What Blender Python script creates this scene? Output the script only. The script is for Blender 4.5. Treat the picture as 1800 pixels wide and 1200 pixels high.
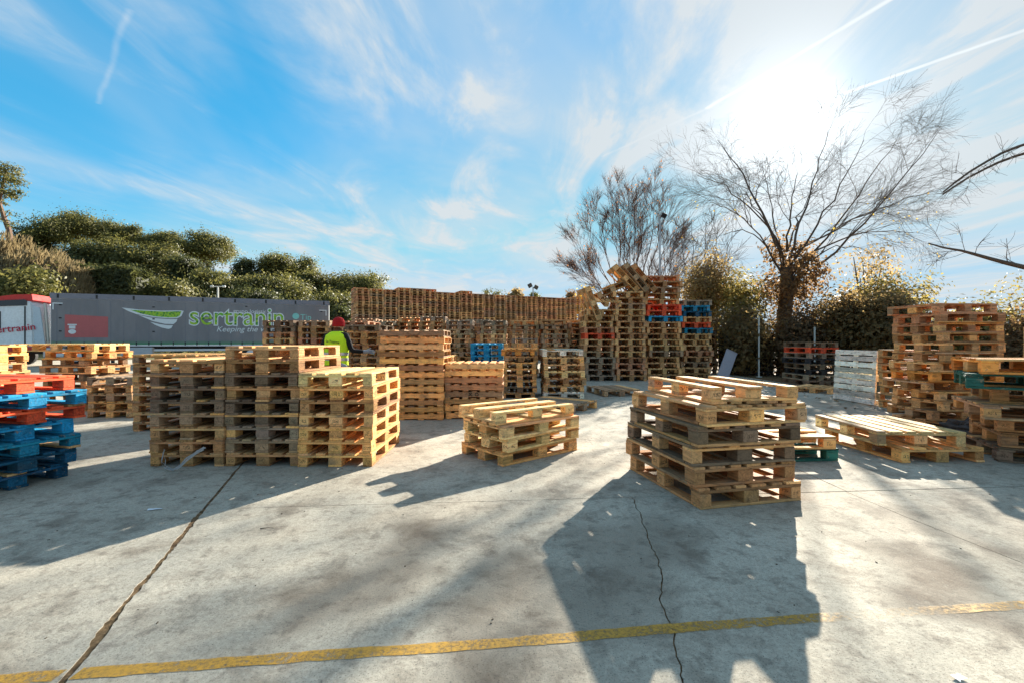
import bpy, bmesh, math, random
import numpy as np
from mathutils import Vector, Matrix, Euler

# ------------------------------------------------------------------ clear
for o in list(bpy.data.objects):
    bpy.data.objects.remove(o, do_unlink=True)
scene = bpy.context.scene
COL = scene.collection
R = math.radians
rnd = random.Random(11)
EYE = 1.36          # camera height (m)
FPX = 800.0         # focal length in photo pixels (16 mm on 36 mm)

# ------------------------------------------------------------------ camera
cam_d = bpy.data.cameras.new('camera')
cam = bpy.data.objects.new('camera', cam_d)
COL.objects.link(cam)
cam.location = (0, 0, EYE)
cam.rotation_euler = (R(90), 0, 0)
cam_d.sensor_width = 36
cam_d.lens = 16
cam_d.clip_start = 0.05
cam_d.clip_end = 2000
scene.camera = cam

# ------------------------------------------------------------------ light
SUN_AZ = R(31.2)    # to the right of straight ahead (+Y towards +X)
SUN_EL = R(21.5)
SUN = Vector((math.sin(SUN_AZ) * math.cos(SUN_EL), math.cos(SUN_AZ) * math.cos(SUN_EL), math.sin(SUN_EL)))
sd = bpy.data.lights.new('sun', 'SUN')
sd.energy = 5.0
sd.angle = R(0.5)
sd.color = (1.0, 0.94, 0.82)
so = bpy.data.objects.new('sun', sd)
COL.objects.link(so)
so.rotation_euler = SUN.to_track_quat('Z', 'Y').to_euler()

vs = scene.view_settings
vs.view_transform = 'Standard'
vs.look = 'None'
vs.gamma = 1
vs.use_curve_mapping = False
vs.exposure = 1.88
SKY_STRENGTH = 0.0505
scene.cycles.max_bounces = 4
scene.cycles.diffuse_bounces = 3
scene.cycles.glossy_bounces = 2
scene.cycles.transmission_bounces = 3
scene.cycles.transparent_max_bounces = 6
scene.cycles.caustics_reflective = False
scene.cycles.caustics_refractive = False


class NT:
    """tiny node-tree writer"""
    def __init__(self, tree):
        self.t = tree
        self.n = tree.nodes
        self.l = tree.links

    def new(self, typ, **kw):
        nd = self.n.new(typ)
        for k, v in kw.items():
            setattr(nd, k, v)
        return nd

    def put(self, sock, val):
        if hasattr(val, 'is_output') or isinstance(val, bpy.types.NodeSocket):
            self.l.new(val, sock)
        else:
            sock.default_value = val

    def math(self, op, a, b=0.0, c=None, clamp=False):
        nd = self.new('ShaderNodeMath', operation=op, use_clamp=clamp)
        self.put(nd.inputs[0], a)
        self.put(nd.inputs[1], b)
        if c is not None:
            self.put(nd.inputs[2], c)
        return nd.outputs[0]

    def vmath(self, op, a, b=(0, 0, 0), out=0, scale=None):
        nd = self.new('ShaderNodeVectorMath', operation=op)
        self.put(nd.inputs[0], a)
        self.put(nd.inputs[1], b)
        if scale is not None:
            self.put(nd.inputs['Scale'], scale)
        return nd.outputs[out]

    def mapping(self, vec, scale=(1, 1, 1), rot=(0, 0, 0), loc=(0, 0, 0)):
        nd = self.new('ShaderNodeMapping')
        self.put(nd.inputs['Vector'], vec)
        self.put(nd.inputs['Scale'], scale)
        self.put(nd.inputs['Rotation'], rot)
        self.put(nd.inputs['Location'], loc)
        return nd.outputs[0]

    def noise(self, vec, scale, detail=4, rough=0.55, dist=0.0):
        nd = self.new('ShaderNodeTexNoise')
        self.put(nd.inputs['Vector'], vec)
        nd.inputs['Scale'].default_value = scale
        nd.inputs['Detail'].default_value = detail
        nd.inputs['Roughness'].default_value = rough
        nd.inputs['Distortion'].default_value = dist
        return nd.outputs[0]

    def ramp(self, fac, a, b, smooth=True):
        nd = self.new('ShaderNodeMapRange')
        nd.interpolation_type = 'SMOOTHSTEP' if smooth else 'LINEAR'
        self.put(nd.inputs['Value'], fac)
        nd.inputs['From Min'].default_value = a
        nd.inputs['From Max'].default_value = b
        return nd.outputs[0]

    def mix(self, fac, a, b, blend='MIX'):
        nd = self.new('ShaderNodeMix', data_type='RGBA', blend_type=blend)
        self.put(nd.inputs[0], fac)
        self.put(nd.inputs[6], a if not isinstance(a, tuple) else (a + (1,) if len(a) == 3 else a))
        self.put(nd.inputs[7], b if not isinstance(b, tuple) else (b + (1,) if len(b) == 3 else b))
        return nd.outputs[2]

    def seg(self, vec, A, B):
        """distance of vec (z ignored by the caller) to the segment AB"""
        A = Vector(A); B = Vector(B); ba = B - A
        pa = self.vmath('SUBTRACT', vec, tuple(A))
        dt = self.vmath('DOT_PRODUCT', pa, tuple(ba), out=1)
        h = self.math('DIVIDE', dt, ba.length_squared, clamp=True)
        bh = self.vmath('SCALE', tuple(ba), scale=h)
        return self.vmath('LENGTH', self.vmath('SUBTRACT', pa, bh), out=1)


# ------------------------------------------------------------------ world: sky, cirrus, old contrails
world = bpy.data.worlds.new('World')
scene.world = world
world.use_nodes = True
w = NT(world.node_tree)
w.n.clear()
sky = w.new('ShaderNodeTexSky', sky_type='NISHITA')
sky.sun_disc = False
sky.sun_elevation = SUN_EL
sky.sun_rotation = SUN_AZ
sky.altitude = 300
sky.air_density = 1.0
sky.dust_density = 0.04
sky.ozone_density = 3.0
gam = w.new('ShaderNodeGamma')
gam.inputs['Gamma'].default_value = 0.42
w.l.new(sky.outputs[0], gam.inputs['Color'])
hs = w.new('ShaderNodeHueSaturation')
hs.inputs['Hue'].default_value = 0.491
hs.inputs['Saturation'].default_value = 2.35
hs.inputs['Value'].default_value = 2.6
w.l.new(gam.outputs[0], hs.inputs['Color'])
tc = w.new('ShaderNodeTexCoord')
sep = w.new('ShaderNodeSeparateXYZ')
w.l.new(tc.outputs['Generated'], sep.inputs[0])
zc = w.math('MAXIMUM', sep.outputs[2], 0.045)
comb = w.new('ShaderNodeCombineXYZ')
w.put(comb.inputs[0], w.math('DIVIDE', sep.outputs[0], zc))
w.put(comb.inputs[1], w.math('DIVIDE', sep.outputs[1], zc))
P = comb.outputs[0]
wisp = w.noise(w.mapping(P, scale=(1.5, 0.55, 1), rot=(0, 0, R(-38)), loc=(3.1, 0.4, 0)), 1.25, 10, 0.60, 0.9)
soft = w.noise(w.mapping(P, scale=(0.55, 0.32, 1), rot=(0, 0, R(-55)), loc=(1.7, 5.2, 0)), 1.0, 5, 0.55, 0.5)
fine = w.noise(w.mapping(P, scale=(5.0, 1.2, 1), rot=(0, 0, R(-30)), loc=(0, 0, 0)), 2.4, 8, 0.65, 1.2)
cl = w.math('MULTIPLY', w.ramp(wisp, 0.42, 0.78), w.ramp(soft, 0.26, 0.58))
cl = w.math('MULTIPLY', cl, w.math('MULTIPLY_ADD', fine, 1.0, 0.45))
veil = w.math('MULTIPLY', w.ramp(soft, 0.30, 0.72), 0.60)
cl = w.math('ADD', cl, veil)


def plane_pt(x, y):
    return ((x - 900) / (600 - y), FPX / (600 - y), 0)


wob = w.vmath('ADD', P, w.vmath('SCALE', w.vmath('SUBTRACT', w.mapping(
    (lambda nd: (w.put(nd.inputs['Vector'], P), setattr(nd.inputs['Scale'], 'default_value', 5.0), nd.outputs[1])[2])(w.new('ShaderNodeTexNoise'))), (0.5, 0.5, 0.5)), scale=0.025))
ct = None
for (x0, y0, x1, y1, wd, st) in ((1490, 163, 1815, 48, 0.018, 0.85), (1245, 190, 1575, -5, 0.016, 0.75),
                                 (172, 182, 226, 18, 0.016, 0.18), (1060, 275, 1250, 188, 0.018, 0.10)):
    dd = w.seg(wob, plane_pt(x0, y0), plane_pt(x1, y1))
    ln = w.math('SUBTRACT', 1.0, w.ramp(dd, 0.0, wd))
    x = w.math('MULTIPLY', ln, w.math('MULTIPLY', st, w.math('MULTIPLY_ADD', fine, 1.0, 0.4)))
    cl = w.math('ADD', cl, x)
    ct = x if ct is None else w.math('ADD', ct, x)
# thin ice cloud scatters forward: brighter the nearer it stands to the sun
cosang = w.vmath('DOT_PRODUCT', w.vmath('NORMALIZE', tc.outputs['Generated']), tuple(SUN), out=1)
ang = w.math('ARCCOSINE', w.math('MINIMUM', cosang, 0.99999))
near = w.math('POWER', 2.718, w.math('MULTIPLY', ang, -16.0))
wide = w.math('POWER', 2.718, w.math('MULTIPLY', ang, -3.2))
cl = w.math('ADD', cl, w.math('ADD', w.math('MULTIPLY', wide, 0.45), w.math('MULTIPLY', near, 0.8)))
cl = w.math('MINIMUM', cl, 0.96)
# keep the band just over the horizon calm
cb = w.math('ADD', 4.2, w.math('ADD', w.math('MULTIPLY', near, 9.0), w.math('MULTIPLY', ct, 1.3)))
cloudcol = w.vmath('SCALE', (0.93, 1.0, 1.04), scale=cb)
clear = w.vmath('MINIMUM', hs.outputs[0], (2.3, 3.8, 4.9))
skyc = w.mix(cl, clear, cloudcol)
bg = w.new('ShaderNodeBackground')
w.l.new(skyc, bg.inputs['Color'])
bg.inputs['Strength'].default_value = SKY_STRENGTH
wo = w.new('ShaderNodeOutputWorld')
w.l.new(bg.outputs[0], wo.inputs['Surface'])


# ------------------------------------------------------------------ small helpers
def gp(x, y):
    """photo pixel on flat ground -> metres"""
    d = FPX * EYE / (y - 600.0)
    return ((x - 900) * d / FPX, d)


def at(x, y, d):
    """photo pixel at depth d -> metres"""
    return Vector(((x - 900) * d / FPX, d, EYE + (600 - y) * d / FPX))


def tag(o, label=None, cat=None, group=None, kind=None):
    if label:
        o['label'] = label
    if cat:
        o['category'] = cat
    if group:
        o['group'] = group
    if kind:
        o['kind'] = kind
    return o


def empty(name, loc=(0, 0, 0), rot=(0, 0, 0)):
    o = bpy.data.objects.new(name, None)
    o.empty_display_size = 0.1
    o.location = loc
    o.rotation_euler = rot
    COL.objects.link(o)
    return o


def link(name, me, m=None, parent=None, loc=None, rot=None):
    o = bpy.data.objects.new(name, me)
    if m is not None and len(me.materials) == 0:
        me.materials.append(m)
    if parent is not None:
        o.parent = parent
    if loc is not None:
        o.location = loc
    if rot is not None:
        o.rotation_euler = rot
    COL.objects.link(o)
    return o


class MB:
    """collects simple shapes into one mesh"""
    def __init__(self):
        self.v = []
        self.f = []

    def box(self, c, s, M=None, ch=0.0):
        hx, hy, hz = s[0] / 2, s[1] / 2, s[2] / 2
        b = len(self.v)
        if ch <= 0:
            pts = [(sx * hx, sy * hy, sz * hz) for sz in (-1, 1) for sy in (-1, 1) for sx in (-1, 1)]
            fs = [(0, 2, 3, 1), (4, 5, 7, 6), (0, 1, 5, 4), (2, 6, 7, 3), (0, 4, 6, 2), (1, 3, 7, 5)]
        else:
            k = min(ch, hx * .9, hy * .9, hz * .9)
            pts = []
            for sz in (-1, 1):
                for sy in (-1, 1):
                    for sx in (-1, 1):
                        pts += [(sx * hx, sy * (hy - k), sz * (hz - k)), (sx * (hx - k), sy * hy, sz * (hz - k)),
                                (sx * (hx - k), sy * (hy - k), sz * hz)]
            def i(x, y, z, a): return ((z * 2 + y) * 2 + x) * 3 + a
            fs = []
            for s_ in (0, 1):
                q = [i(s_, 0, 0, 0), i(s_, 1, 0, 0), i(s_, 1, 1, 0), i(s_, 0, 1, 0)]
                fs.append(tuple(q if s_ else q[::-1]))
                q = [i(0, s_, 0, 1), i(0, s_, 1, 1), i(1, s_, 1, 1), i(1, s_, 0, 1)]
                fs.append(tuple(q if s_ else q[::-1]))
                q = [i(0, 0, s_, 2), i(1, 0, s_, 2), i(1, 1, s_, 2), i(0, 1, s_, 2)]
                fs.append(tuple(q if s_ else q[::-1]))
            for a in (0, 1):
                for b_ in (0, 1):
                    fs.append((i(a, b_, 0, 0), i(a, b_, 0, 1), i(a, b_, 1, 1), i(a, b_, 1, 0)))
                    fs.append((i(a, 0, b_, 0), i(a, 0, b_, 2), i(a, 1, b_, 2), i(a, 1, b_, 0)))
                    fs.append((i(0, a, b_, 1), i(0, a, b_, 2), i(1, a, b_, 2), i(1, a, b_, 1)))
            for z in (0, 1):
                for y in (0, 1):
                    for x in (0, 1):
                        fs.append((i(x, y, z, 0), i(x, y, z, 1), i(x, y, z, 2)))
        c = Vector(c)
        for p in pts:
            q = Vector(p)
            if M is not None:
                q = M @ q
            self.v.append(tuple(q + c))
        self.f += [tuple(b + n for n in f) for f in fs]
        return self

    def tube(self, pts, rads, sides=6, cap=True):
        pts = [Vector(p) for p in pts]
        n = len(pts)
        b = len(self.v)
        up = Vector((0.31, 0.27, 0.91))
        for k in range(n):
            t = (pts[min(k + 1, n - 1)] - pts[max(k - 1, 0)])
            if t.length < 1e-9:
                t = Vector((0, 0, 1))
            t.normalize()
            a = t.cross(up)
            if a.length < 1e-3:
                a = t.cross(Vector((1, 0, 0)))
            a.normalize()
            c = t.cross(a)
            r = rads[k] if hasattr(rads, '__len__') else rads
            for s in range(sides):
                an = 2 * math.pi * s / sides
                self.v.append(tuple(pts[k] + (a * math.cos(an) + c * math.sin(an)) * r))
        for k in range(n - 1):
            for s in range(sides):
                s2 = (s + 1) % sides
                self.f.append((b + k * sides + s, b + k * sides + s2, b + (k + 1) * sides + s2, b + (k + 1) * sides + s))
        if cap:
            self.f.append(tuple(b + s for s in range(sides))[::-1])
            self.f.append(tuple(b + (n - 1) * sides + s for s in range(sides)))
        return self

    def prism(self, poly, z0, z1, axis='z'):
        """extrude a 2D polygon (x, y) between z0 and z1; axis y: polygon is (x, z)"""
        b = len(self.v)
        n = len(poly)
        for zz in (z0, z1):
            for (x, y) in poly:
                self.v.append((x, y, zz) if axis == 'z' else (x, zz, y))
        self.f.append(tuple(b + i for i in range(n))[::-1])
        self.f.append(tuple(b + n + i for i in range(n)))
        for i in range(n):
            j = (i + 1) % n
            self.f.append((b + i, b + j, b + n + j, b + n + i))
        return self

    def lathe(self, prof, sides=16, c=(0, 0, 0), axis='z'):
        b = len(self.v)
        for (r, z) in prof:
            for s in range(sides):
                a = 2 * math.pi * s / sides
                p = (r * math.cos(a), r * math.sin(a), z) if axis == 'z' else (r * math.cos(a), z, r * math.sin(a))
                self.v.append((p[0] + c[0], p[1] + c[1], p[2] + c[2]))
        n = len(prof)
        for k in range(n - 1):
            for s in range(sides):
                s2 = (s + 1) % sides
                self.f.append((b + k * sides + s, b + k * sides + s2, b + (k + 1) * sides + s2, b + (k + 1) * sides + s))
        self.f.append(tuple(b + s for s in range(sides))[::-1])
        self.f.append(tuple(b + (n - 1) * sides + s for s in range(sides)))
        return self

    def mesh(self, name, m=None, smooth=False, fix=True):
        me = bpy.data.meshes.new(name)
        me.from_pydata(self.v, [], self.f)
        if fix and len(self.f) < 60000:
            bm = bmesh.new()
            bm.from_mesh(me)
            bmesh.ops.recalc_face_normals(bm, faces=bm.faces)
            bm.to_mesh(me)
            bm.free()
        if m:
            me.materials.append(m)
        if smooth:
            me.polygons.foreach_set('use_smooth', [True] * len(me.polygons))
        me.update()
        return me

    def build(self, name, m, parent=None, loc=None, rot=None, smooth=False):
        return link(name, self.mesh(name, m, smooth), None, parent, loc, rot)


# ------------------------------------------------------------------ materials
def mat(name, col=(0.5, 0.5, 0.5), rough=0.6, metal=0.0, spec=0.3):
    m = bpy.data.materials.new(name)
    m.use_nodes = True
    n = NT(m.node_tree)
    b = m.node_tree.nodes['Principled BSDF']
    b.inputs['Base Color'].default_value = tuple(col) + (1,)
    b.inputs['Roughness'].default_value = rough
    b.inputs['Metallic'].default_value = metal
    b.inputs['Specular IOR Level'].default_value = spec
    return m, n, b


def worn(name, col, rough=0.6, metal=0.0, spec=0.3, amt=0.25, scale=3.0, dirt=(0.10, 0.085, 0.07), bump=0.0):
    """plain coloured surface with broken-up tone and some grime"""
    m, n, b = mat(name, col, rough, metal, spec)
    t = n.new('ShaderNodeTexCoord').outputs['Object']
    a = n.noise(t, scale, 7, 0.6, 0.3)
    f = n.noise(t, scale * 9, 5, 0.6)
    c = n.mix(n.math('MULTIPLY', n.ramp(a, 0.45, 0.8), amt), tuple(col), dirt)
    k = n.math('MULTIPLY_ADD', f, 0.5, 0.75)
    c2 = n.vmath('SCALE', c, scale=k)
    n.l.new(c2, b.inputs['Base Color'])
    n.l.new(n.math('MULTIPLY_ADD', a, 0.3, rough - 0.15), b.inputs['Roughness'])
    if bump:
        bp = n.new('ShaderNodeBump')
        bp.inputs['Strength'].default_value = bump
        bp.inputs['Distance'].default_value = 0.01
        n.l.new(f, bp.inputs['Height'])
        n.l.new(bp.outputs[0], b.inputs['Normal'])
    return m


def make_wood(name, island=False, attr=False, paint=False, stamp=False):
    m, n, b = mat(name, (0.4, 0.27, 0.15), 0.78, 0, 0.2)
    oi = n.new('ShaderNodeObjectInfo')
    t = n.new('ShaderNodeTexCoord').outputs['Object']
    if island:
        rn = n.new('ShaderNodeNewGeometry').outputs['Random Per Island']
    else:
        rn = oi.outputs['Random']
    off = n.vmath('SCALE', (37.0, 91.0, 53.0), scale=rn)
    v = n.vmath('ADD', t, off)
    g1 = n.noise(n.mapping(v, scale=(1.6, 26, 26)), 2.2, 6, 0.62, 0.6)
    g2 = n.noise(v, 4.0, 5, 0.6)
    sp = n.noise(v, 70.0, 3, 0.6)
    if attr:
        ca = n.new('ShaderNodeVertexColor')
        ca.layer_name = 'tone'
        base = ca.outputs['Color']
    else:
        base = oi.outputs['Color']
    tone = n.math('ADD', n.math('MULTIPLY_ADD', g1, 1.5, -0.02), n.math('MULTIPLY_ADD', rn, 0.80, -0.12))
    tone = n.math('MULTIPLY', tone, n.math('MULTIPLY_ADD', sp, 0.3, 0.85))
    drt = n.noise(n.mapping(v, scale=(1.0, 2.5, 2.5)), 9.0, 7, 0.7, 0.5)
    tone = n.math('MULTIPLY', tone, n.math('SUBTRACT', 1.12, n.math('MULTIPLY', n.ramp(drt, 0.48, 0.70), 0.62)))
    c = n.vmath('SCALE', base, scale=tone)
    # grey weathering in patches, knots
    grey = n.mix(n.math('MULTIPLY', n.ramp(g2, 0.46, 0.74), n.math('MULTIPLY_ADD', rn, 0.6, 0.25)), c, (0.18, 0.135, 0.095))
    vo = n.new('ShaderNodeTexVoronoi')
    n.put(vo.inputs['Vector'], n.mapping(v, scale=(1.0, 2.2, 2.2)))
    vo.inputs['Scale'].default_value = 4.5
    kn = n.math('SUBTRACT', 1.0, n.ramp(vo.outputs['Distance'], 0.03, 0.085))
    c2 = n.mix(n.math('MULTIPLY', kn, 0.6), grey, (0.10, 0.055, 0.03))
    if paint:      # scuffed paint, bare wood showing through
        k1 = n.ramp(n.noise(v, 13.0, 8, 0.72, 0.4), 0.58, 0.66)
        k2 = n.ramp(n.noise(n.mapping(v, scale=(0.6, 9, 9)), 6.0, 5, 0.7), 0.60, 0.70)
        c2 = n.mix(n.math('MULTIPLY', n.math('MAXIMUM', k1, k2), 0.8), c, (0.34, 0.23, 0.14))
        c2 = n.mix(n.math('MULTIPLY', n.ramp(g2, 0.5, 0.8), 0.45), c2, (0.06, 0.05, 0.045))
    if stamp:      # branded mark on some blocks
        ab = n.vmath('ABSOLUTE', t)
        sx_ = n.new('ShaderNodeSeparateXYZ')
        n.l.new(ab, sx_.inputs[0])
        box_ = n.math('MULTIPLY', n.math('LESS_THAN', n.math('MINIMUM', sx_.outputs[0], sx_.outputs[1]), 0.034), n.math('LESS_THAN', sx_.outputs[2], 0.017))
        mk = n.math('GREATER_THAN', n.noise(v, 95.0, 2, 0.5), 0.52)
        box_ = n.math('MULTIPLY', n.math('MULTIPLY', box_, mk), n.math('GREATER_THAN', rn, 0.62))
        c2 = n.mix(n.math('MULTIPLY', box_, 0.7), c2, (0.05, 0.03, 0.02))
    n.l.new(c2, b.inputs['Base Color'])
    bp = n.new('ShaderNodeBump')
    bp.inputs['Strength'].default_value = 0.45
    bp.inputs['Distance'].default_value = 0.004
    n.l.new(g1, bp.inputs['Height'])
    n.l.new(bp.outputs[0], b.inputs['Normal'])
    return m


WOOD = make_wood('sawn_wood')
WOODB = make_wood('sawn_block_wood', stamp=True)
PAINT = make_wood('scuffed_paint', paint=True)
WOODI = make_wood('sawn_wood_small', island=True)
WOODS = make_wood('sawn_wood_far', island=True, attr=True)


def make_leaf(name, c1, c2, trans=0.4, rough=0.55):
    m = bpy.data.materials.new(name)
    m.use_nodes = True
    n = NT(m.node_tree)
    n.n.clear()
    rn = n.new('ShaderNodeNewGeometry').outputs['Random Per Island']
    t = n.new('ShaderNodeTexCoord').outputs['Object']
    ns = n.noise(t, 0.55, 4, 0.6)
    f = n.math('ADD', n.math('MULTIPLY', rn, 0.55), n.math('MULTIPLY', n.ramp(ns, 0.3, 0.7), 0.5), clamp=True)
    c = n.mix(f, tuple(c1), tuple(c2))
    p = n.new('ShaderNodeBsdfPrincipled')
    n.l.new(c, p.inputs['Base Color'])
    p.inputs['Roughness'].default_value = rough
    p.inputs['Specular IOR Level'].default_value = 0.3
    tr = n.new('ShaderNodeBsdfTranslucent')
    n.l.new(n.vmath('SCALE', c, scale=1.7), tr.inputs['Color'])
    mx = n.new('ShaderNodeMixShader')
    mx.inputs[0].default_value = trans
    n.l.new(p.outputs[0], mx.inputs[1])
    n.l.new(tr.outputs[0], mx.inputs[2])
    o = n.new('ShaderNodeOutputMaterial')
    n.l.new(mx.outputs[0], o.inputs['Surface'])
    return m


LEAF_PINE = make_leaf('pine_needles', (0.042, 0.052, 0.014), (0.20, 0.175, 0.05), 0.38)
LEAF_DARK = make_leaf('evergreen_leaves', (0.026, 0.034, 0.012), (0.10, 0.10, 0.03), 0.38)
LEAF_OLIVE = make_leaf('olive_leaves', (0.10, 0.085, 0.025), (0.34, 0.26, 0.075), 0.55)
LEAF_GOLD = make_leaf('golden_leaves', (0.15, 0.105, 0.04), (0.38, 0.26, 0.105), 0.5)
LEAF_YELLOW = make_leaf('yellow_leaves', (0.35, 0.20, 0.03), (0.60, 0.42, 0.05), 0.5)
LEAF_RED = make_leaf('rusty_leaves', (0.25, 0.08, 0.03), (0.50, 0.22, 0.05), 0.5)
LEAF_BROWN = make_leaf('brown_ivy_leaves', (0.06, 0.038, 0.02), (0.28, 0.165, 0.07), 0.55)
LEAF_HEDGE = make_leaf('hedge_leaves', (0.075, 0.055, 0.027), (0.40, 0.26, 0.10), 0.58)
LEAF_TAN = make_leaf('dry_plumes', (0.12, 0.09, 0.045), (0.29, 0.22, 0.115), 0.35)
BARK = worn('bark', (0.115, 0.085, 0.065), 0.85, amt=0.5, scale=5, dirt=(0.05, 0.04, 0.035), bump=0.5)
BARK_RED = worn('reddish_twigs', (0.12, 0.06, 0.038), 0.8, amt=0.4, scale=5, dirt=(0.06, 0.04, 0.035))
BARK_PINE = worn('pine_bark', (0.20, 0.12, 0.08), 0.85, amt=0.4, scale=4, dirt=(0.06, 0.045, 0.04))
STEEL = worn('galvanised_steel', (0.42, 0.43, 0.45), 0.45, 0.7, 0.5, amt=0.25)
DARK = worn('black_metal', (0.022, 0.022, 0.025), 0.5, 0.2, 0.4, amt=0.3, dirt=(0.08, 0.07, 0.06))
RUBBER = worn('tyre_rubber', (0.02, 0.02, 0.021), 0.8, amt=0.4, dirt=(0.09, 0.08, 0.07))
WHITE = worn('white_paint', (0.70, 0.74, 0.76), 0.35, 0, 0.5, amt=0.10, scale=1.2)
REDP = worn('red_paint', (0.55, 0.02, 0.015), 0.35, 0, 0.5, amt=0.12, scale=1.5)
GLASS = mat('dark_glass', (0.012, 0.015, 0.02), 0.08, 0, 0.6)[0]
PLASTIC = worn('white_plastic_film', (0.72, 0.72, 0.74), 0.4, 0, 0.5, amt=0.1)
GREYPL = worn('dark_grey_plastic', (0.06, 0.06, 0.07), 0.5, 0, 0.4, amt=0.3)

# ------------------------------------------------------------------ ground: concrete slabs over dirt
m_con, n, b = mat('yard_concrete', (0.45, 0.43, 0.4), 0.88, 0, 0.10)
t = n.new('ShaderNodeTexCoord').outputs['Object']
big = n.noise(t, 0.55, 8, 0.62, 0.5)
mid = n.noise(n.mapping(t, scale=(1, 1, 1), loc=(9, 3, 0)), 2.6, 8, 0.66, 0.4)
pits = n.noise(t, 120, 4, 0.7)
grit = n.noise(t, 38, 6, 0.75)
c = n.mix(n.ramp(big, 0.30, 0.72), (0.46, 0.415, 0.335), (0.32, 0.28, 0.22))
c = n.mix(n.math('MULTIPLY', n.ramp(mid, 0.47, 0.70), 0.60), c, (0.135, 0.105, 0.078))
# rubbed-in tyre dirt; the left-middle patches also paint in soft branch shade
warp = n.vmath('ADD', t, n.vmath('SCALE', n.vmath('SUBTRACT', (lambda nd: (n.put(nd.inputs['Vector'], t), nd.inputs['Scale'].__setattr__('default_value', 1.7), nd.outputs[1])[2])(n.new('ShaderNodeTexNoise')), (0.5, 0.5, 0.5)), scale=0.9))
st = None
for (A, B, wd, k) in (((-0.95, 2.45, 0), (-0.62, 3.2, 0), 0.42, 0.75), ((-0.25, 1.75, 0), (0.05, 2.75, 0), 0.40, 0.65),
                      ((2.55, 2.95, 0), (2.25, 2.3, 0), 0.33, 0.95), ((0.3, 2.3, 0), (1.1, 3.3, 0), 0.6, 0.55),
                      ((-1.1, 1.6, 0), (0.9, 1.3, 0), 0.45, 0.55), ((3.6, 2.2, 0), (3.0, 3.6, 0), 0.3, 0.5)):
    dd = n.seg(warp, A, B)
    x = n.math('MULTIPLY', n.math('SUBTRACT', 1.0, n.ramp(dd, 0.02, wd)), k)
    st = x if st is None else n.math('MAXIMUM', st, x)
st = n.math('MULTIPLY', st, n.ramp(grit, 0.22, 0.55))
c = n.mix(n.math('MULTIPLY', st, 0.78), c, (0.095, 0.068, 0.048))
tr = n.noise(n.mapping(t, scale=(7, 0.8, 1), rot=(0, 0, R(-28))), 1.4, 6, 0.6, 0.4)
c = n.mix(n.math('MULTIPLY', n.ramp(tr, 0.56, 0.74), 0.22), c, (0.14, 0.125, 0.115))
mot = n.noise(n.mapping(t, loc=(4, 7, 0)), 9.0, 8, 0.72, 0.3)
c = n.mix(n.math('MULTIPLY', n.ramp(mot, 0.49, 0.66), 0.48), c, (0.115, 0.092, 0.072))
vsp = n.new('ShaderNodeTexVoronoi')
n.put(vsp.inputs['Vector'], warp)
vsp.inputs['Scale'].default_value = 0.8
oil = n.math('MULTIPLY', n.math('SUBTRACT', 1.0, n.ramp(vsp.outputs['Distance'], 0.03, 0.20)), n.ramp(mid, 0.40, 0.62))
c = n.mix(n.math('MULTIPLY', oil, 0.55), c, (0.075, 0.062, 0.052))
c = n.vmath('SCALE', c, scale=n.math('MULTIPLY_ADD', grit, 1.3, 0.40))
c = n.mix(n.math('MULTIPLY', n.ramp(pits, 0.55, 0.66), 0.75), c, (0.05, 0.045, 0.04))
n.l.new(c, b.inputs['Base Color'])
bp = n.new('ShaderNodeBump')
bp.inputs['Strength'].default_value = 0.55
bp.inputs['Distance'].default_value = 0.006
n.l.new(n.math('ADD', grit, n.math('MULTIPLY', mid, 1.5)), bp.inputs['Height'])
n.l.new(bp.outputs[0], b.inputs['Normal'])
CONCRETE = m_con

m_dirt, n, b = mat('joint_dirt', (0.17, 0.12, 0.08), 0.95, 0, 0.1)
t = n.new('ShaderNodeTexCoord').outputs['Object']
a = n.noise(t, 16, 8, 0.7)
g = n.noise(t, 0.35, 6, 0.6)
c = n.mix(n.ramp(a, 0.35, 0.65), (0.07, 0.042, 0.024), (0.24, 0.15, 0.08))
c = n.mix(n.math('MULTIPLY', n.ramp(g, 0.45, 0.7), 0.5), c, (0.13, 0.12, 0.06))
n.l.new(c, b.inputs['Base Color'])
bp = n.new('ShaderNodeBump')
bp.inputs['Strength'].default_value = 0.8
bp.inputs['Distance'].default_value = 0.02
n.l.new(a, bp.inputs['Height'])
n.l.new(bp.outputs[0], b.inputs['Normal'])
DIRT = m_dirt

ground = MB()
ground.v = [(-600, -300, -0.005), (600, -300, -0.005), (600, 900, -0.005), (-600, 900, -0.005)]
ground.f = [(0, 1, 2, 3)]
GROUND = tag(ground.build('ground', DIRT), kind='structure')


def tj(x):      # the joint that runs across the yard in front of the stacks
    return 3.905 + 0.0785 * x


def rough_line(f, y0, y1, step, amp, seed):
    q = random.Random(seed)
    out = []
    y = y0
    drift = 0
    while y < y1 - step * .5:
        drift = drift * 0.8 + q.uniform(-amp, amp)
        out.append((f(y) + drift, y))
        y += step * q.uniform(0.7, 1.3)
    return out


def joint1(y):
    return -1.8 + (y - 1.81) * (-1.17 / 3.14)


CRACK = [(0.62, -6), (0.64, 1.2), (0.69, 1.81), (0.76, 2.13), (0.79, 2.4), (0.90, 2.72), (0.93, 3.1), (0.98, 3.45), (1.05, 4.0)]


def crack1(y):
    for (a, b_) in zip(CRACK, CRACK[1:]):
        if a[1] <= y <= b_[1]:
            return a[0] + (b_[0] - a[0]) * (y - a[1]) / (b_[1] - a[1])
    return CRACK[-1][0]


def joint2(y):
    return 3.2 - (y - 2.2) * 0.10


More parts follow.
